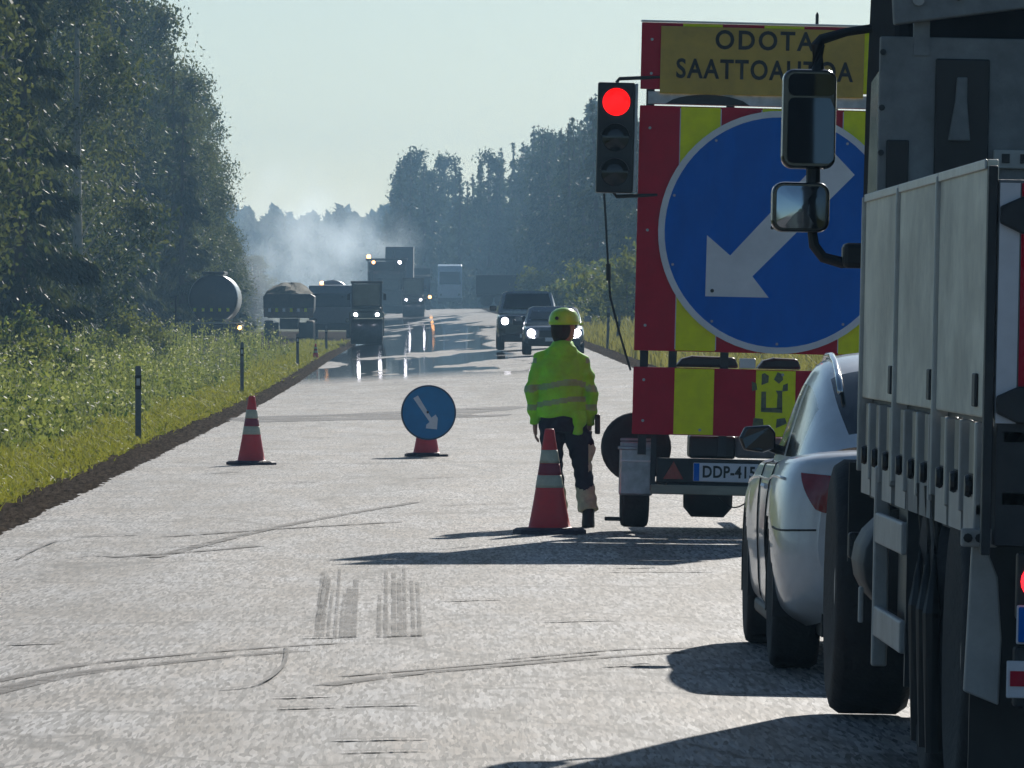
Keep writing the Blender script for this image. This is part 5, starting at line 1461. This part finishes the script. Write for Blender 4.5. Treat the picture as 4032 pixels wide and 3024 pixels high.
M_ORANGEP = mat('machine_dark', (.04, .04, .04), .4, coat=.3, dirt=.3)
roller('dark green cabbed road roller facing us on the left road edge', -2.50, 345, 1.52, 2.78, M_GREENP, False)
roller('smaller road roller with a canopy in the distance by the paver', -.75, 585, 1.75, 2.95, M_ORANGEP, False)
M_CONT0 = mat('canopy_screen', (.03, .035, .04), .7)
# paver
tx, td = -3.1, 660
pv = thing('asphalt_paver', 'wide dark asphalt paver with a flat roof working far down the left lane', 'paver', (tx, td, rz(tx, td) + .01))
box('screed', M_DARKSTEEL, pv, -1.85, 1.85, -.6, .2, .05, .75, bevel=.05); box('body', M_ORANGEP, pv, -1.25, 1.25, .2, 4.2, .4, 2.0, bevel=.08)
MB().loft([[(-1.7, y, 1.0), (1.7, y, 1.0), (1.9, y, 1.9), (-1.9, y, 1.9)] for y in (4.2, 6.2)]).build('hopper', M_ORANGEP, pv)
for s in (-1, 1):
    box('track', M_BLACK, pv, min(s * .75, s * 1.2), max(s * .75, s * 1.2), .4, 4.4, .0, .75, bevel=.1)
    for y in (.6, 3.0): box('roof_post', M_DARKSTEEL, pv, s * 1.2 - .05, s * 1.2 + .05, y, y + .1, 2.0, 4.5)
    box('walkway_step', M_DARKSTEEL, pv, min(s * .6, s * 1.8), max(s * .6, s * 1.8), -.9, -.6, .3, .42)
    MB().lathe([(.10, -.05), (.14, 0)], 'y', (s * 1.1, .5, 4.35), 12).build('work_light', M_HEADLAMP if s > 0 else M_AMBERLAMP, pv)
box('roof', M_DARKSTEEL, pv, -1.75, 1.75, .3, 3.6, 4.5, 4.68, bevel=.05); box('engine_housing', M_ORANGEP, pv, -1.6, 1.6, 1.6, 4.0, 2.0, 3.7, bevel=.3); box('console', M_ORANGEP, pv, -1.1, 1.1, .3, .8, 2.0, 2.9, bevel=.05); box('seat', M_BLACK, pv, -.8, -.3, 1.0, 1.5, 2.0, 3.0, bevel=.05)
MB().tube([(.6, 3.4, 2.0), (.6, 3.4, 5.4)], .10, 10).build('exhaust', M_DARKSTEEL, pv)
MB().lathe([(.16, 0), (.16, .25), (.08, .3)], 'z', (-1.5, 1.0, 4.68), 12).build('beacon', M_AMBERLAMP, pv)
for s in (-1, 1): box('side_screen', M_CONT0, pv, s * 1.55 - .04, s * 1.55 + .04, .5, 3.4, 2.0, 4.5)
box('rear_screen', M_CONT0, pv, -1.5, 1.5, 3.42, 3.48, 2.0, 4.45)
# tipping lorry feeding the paver
tx, td = -2.1, 690
dt = thing('tipping_lorry', 'tall dark tipping lorry with raised bed feeding the paver', 'lorry', (tx, td, rz(tx, td) + .01))
lorry_base(dt, 2.5, 8, 1.1, (1.0, 2.3, 6.4))
MB().prism_x([(.0, 1.3), (.2, 3.0), (5.6, 5.8), (6.0, 4.2)], -1.27, 1.27).build('tipper_bed', M_DARKSTEEL, dt, bevel=.06)
MB().prism_x([(6.0, .5), (6.0, 3.2), (7.8, 3.1), (8.0, .5)], -1.25, 1.25).build('cab', M_CAB, dt, bevel=.06)
MB().tube([(0, 4.6, 1.1), (0, 4.4, 4.2)], .12, 10).build('hoist_ram', M_GALV, dt)
box('tail_beam', M_DARKSTEEL, dt, -1.2, 1.2, -.05, .15, .5, .8, bevel=.03)
for s in (-1, 1): MB().lathe([(.08, -.04), (.10, 0)], 'y', (s * 1.0, -.06, .65), 12).build('tail_lamp', M_REDLENS, dt)
# supply lorry beyond the paver
tx, td = -.6, 760
sl = thing('supply_lorry', 'dark lorry with an amber side light behind the small roller', 'lorry', (tx, td, rz(tx, td) + .01))
lorry_base(sl, 2.5, 8, 1.1, (1.2, 5.5, 6.8))
MB().prism_x([(0, .55), (-.05, 1.8), (.2, 3.3), (2.0, 3.5), (2.1, .6)], -1.25, 1.25).build('cab', M_CAB, sl, bevel=.08)
MB().add([(-1.1, -.08, 1.9), (1.1, -.08, 1.9), (1.05, .17, 3.1), (-1.05, .17, 3.1)], [(0, 1, 2, 3)]).build('windscreen', M_GLASS, sl)
box('load_bed', M_DARKSTEEL, sl, -1.27, 1.27, 2.3, 8, 1.2, 4.1, bevel=.06)
for s in (-1, 1): MB().lathe([(.10, -.05), (.13, 0)], 'y', (s * .95, -.03, 1.0), 12).build('headlight', M_GLASS, sl)
MB().lathe([(.13, -.05), (.16, 0)], 'y', (1.2, -.05, 1.3), 12).build('side_lamp', M_AMBERLAMP, sl)
box('bumper', M_BLACK, sl, -1.25, 1.25, -.12, .1, .45, .85, bevel=.05)
# pale cab-over lorry and dark container on the right
tx, td = 2.75, 820
pc = thing('pale_lorry', 'pale blue-grey lorry cab waiting far off on the right lane', 'lorry', (tx, td, rz(tx, td) + .6))
lorry_base(pc, 2.5, 7, 1.1, (1.2, 5.2))
MB().prism_x([(0, .3), (-.05, 1.9), (.35, 3.9), (2.2, 4.1), (2.3, .5)], -1.28, 1.28).build('cab', M_PALE, pc, bevel=.1)
MB().add([(-1.1, -.08, 2.0), (1.1, -.08, 2.0), (1.05, .22, 3.3), (-1.05, .22, 3.3)], [(0, 1, 2, 3)]).build('windscreen', M_GLASS, pc)
box('bumper', M_DARKSTEEL, pc, -1.25, 1.25, -.12, .1, .2, .6, bevel=.05)
for s in (-1, 1): MB().lathe([(.09, -.05), (.12, 0)], 'y', (s * .95, -.03, .9), 12).build('headlight', M_GLASS, pc)
tx, td = 6.9, 610
cn = thing('container_trailer', 'long low dark container trailer standing before the right forest', 'trailer', (tx, td, gz(tx, td) + .35))
M_CONT = mat('container_dark', (.02, .028, .04), .6, var=.2)
ct = box('container', M_CONT, cn, -2.85, 2.75, 0, 2.4, .95, 2.45, bevel=.05)
for k in range(14): box('rib', M_CONT, ct, -2.75 + .4 * k, -2.65 + .4 * k, -.05, -.002, 1.0, 2.4)
box('chassis', M_DARKSTEEL, cn, -2.8, 2.7, .3, 2.0, .7, .945)
for x in (-2.0, -.9, 1.6):
    for y in (.2, 2.0):
        MB().lathe([(.25, -.15), (.5, -.15), (.5, .15), (.25, .15)], 'y', (x, y, .5), 20).build('wheel', M_TYRE, cn, smooth=True)

# ------------------------------------------------------------------ marker posts
M_POST = mat('post_grey', (.13, .15, .17), .6, var=.25, scale=15, dirt=.5, dirtcol=(.06, .06, .06))
def post(px, py, d, h, label, w=.075, lean=0.0):
    x = (px - 915) * d / 17000
    t = thing('marker_post', label, 'post', (x, d, gz(x, d) - .03), (0, lean, 0), 'roadside marker posts')
    b = MB(); b.loft([[(-w / 2, -.02, z), (w / 2, -.02, z), (w * .3, .035, z), (-w * .3, .035, z)] for z in (0, h - .04)] + [[(-w * .36, -.012, h), (w * .36, -.012, h), (w * .2, .025, h), (-w * .2, .025, h)]])
    b.build('shaft', M_POST, t)
    box('black_band', M_TEXT, t, -w / 2 - .002, w / 2 + .002, -.023, -.0205, h - .30, h - .12)
    box('reflector', M_GALV, t, -w * .3, w * .3, -.028, -.0235, h - .25, h - .16)
post(299, 960, 100, 1.06, 'nearest grey marker post on the grass verge')
post(523, 852, 168, 1.20, 'dark marker post second from the near end of the verge')
post(643, 797, 240, 1.05, 'marker post in front of the tipper trailer wheels', .085)
post(705, 766, 312, 1.05, 'farthest marker post beside the silver tank lorry', .09)
x = (380 - 915) * 262 / 17000
sk = thing('stake', 'thin dark pole standing in the tall weeds by the tanker', 'pole', (x, 262, gz(x, 262)))
MB().tube([(0, 0, -.1), (0, 0, 2.2)], .035, 8).build('shaft', M_DARKSTEEL, sk)
box('cap', M_BLACK, sk, -.045, .045, -.045, .045, 2.2, 2.24)
for i, (px, d, h) in enumerate(((1312, 240, 1.3), (1330, 236, 1.05), (1240, 285, 1.0))):
    x = (px - 915) * d / 17000
    t = thing('marker_post', ('tall thin post on the right bank behind the worker', 'short crooked post on the right bank near the trailer cable', 'thin post on the right bank beyond the queue')[i], 'post', (x, d, gz(x, d)), (0, (.03, .12, -.04)[i], 0))
    MB().tube([(0, 0, -.1), (0, 0, h)], .04, 8).build('shaft', M_POST, t)
    box('black_band', M_TEXT, t, -.045, .045, -.045, .045, h - .3, h - .15)

# ------------------------------------------------------------------ air: haze and drifting smoke
def volume_mat(name, dens, col, aniso, noise=None):
    m = bpy.data.materials.new(name); m.use_nodes = True
    nt = m.node_tree; nt.nodes.remove(nt.nodes['Principled BSDF'])
    v = nt.nodes.new('ShaderNodeVolumePrincipled')
    v.inputs['Color'].default_value = (*col, 1); v.inputs['Density'].default_value = dens; v.inputs['Anisotropy'].default_value = aniso
    nt.links.new(v.outputs[0], nt.nodes['Material Output'].inputs['Volume'])
    return m
hz = MB().box(-420, 420, -190, 1800, -2.5, 44).build('haze', volume_mat('haze_air', .00038, (.40, .70, 1.0), .2))
tag(hz, 'pale blue haze over the road and forest', 'haze', kind='stuff')

def smoke_mat(name, dens):
    m = volume_mat(name, dens, (.78, .90, 1.0), .6)
    nt = m.node_tree; L = nt.links.new
    v = [n for n in nt.nodes if n.bl_idname == 'ShaderNodeVolumePrincipled'][0]
    tc = nd(nt, 'ShaderNodeTexCoord')
    ln = nd(nt, 'ShaderNodeVectorMath', operation='LENGTH'); L(tc.outputs['Object'], ln.inputs[0])
    fall = nd(nt, 'ShaderNodeMapRange'); L(ln.outputs['Value'], fall.inputs[0])
    fall.inputs[1].default_value = .25; fall.inputs[2].default_value = .98; fall.inputs[3].default_value = 1; fall.inputs[4].default_value = 0
    n = nd(nt, 'ShaderNodeTexNoise', Scale=2.6, Detail=4.0, Roughness=.6); L(tc.outputs['Object'], n.inputs['Vector'])
    r = nd(nt, 'ShaderNodeMapRange'); L(n.outputs[0], r.inputs[0])
    r.inputs[1].default_value = .42; r.inputs[2].default_value = .70; r.inputs[3].default_value = 0; r.inputs[4].default_value = dens
    mu = nd(nt, 'ShaderNodeMath', operation='MULTIPLY'); L(fall.outputs[0], mu.inputs[0]); L(r.outputs[0], mu.inputs[1])
    L(mu.outputs[0], v.inputs['Density'])
    return m
M_SMOKE = smoke_mat('asphalt_fume', .05)
def puff(x, d, z, rx, ry, rz_, label):
    b = MB(); n = 14
    b.lathe([(math.sin(math.pi * k / n) + 1e-3, -math.cos(math.pi * k / n)) for k in range(n + 1)], 'z', (0, 0, 0), 24)
    o = b.build('smoke', M_SMOKE); o.location = (x, d, z); o.scale = (rx, ry, rz_)
    return tag(o, label, 'smoke', kind='stuff')
puff(-8.0, 480, 5.8, 5.2, 18, 6.6, 'pale smoke drifting up behind the parked lorries')
puff(-8.5, 790, 8.0, 9.5, 24, 8.5, 'pale smoke low over the road works')
# wood behind the viewpoint: closes the road the other way and shows in the lorry mirrors
Vs, Fs, off = [], [], 0
for i in range(60):
    sd = -1 if i % 2 else 1
    dd_ = -rng.uniform(25, 150); x = sd * rng.uniform(17, 40); h = rng.uniform(8, 12)
    n = 420; t = rng.random(n) ** .8
    r = 3.0 * (1 - t) ** .7 * np.sqrt(rng.random(n)) + .15; th = rng.uniform(0, 6.28, n)
    C = np.stack([x + r * np.cos(th), dd_ + r * np.sin(th), t * h], 1)
    V, F = cards(C, 1.3, .7, np.array([0, 0, -.6]), .8)
    Vs.append(V); Fs.append(F + off); off += len(V)
bw = link(bpy.data.objects.new('wood', np_mesh('wood', np.vstack(Vs), np.vstack(Fs), M_SPRUCE)))
tag(bw, 'dark wood along the road behind the viewpoint', 'wood', kind='stuff')
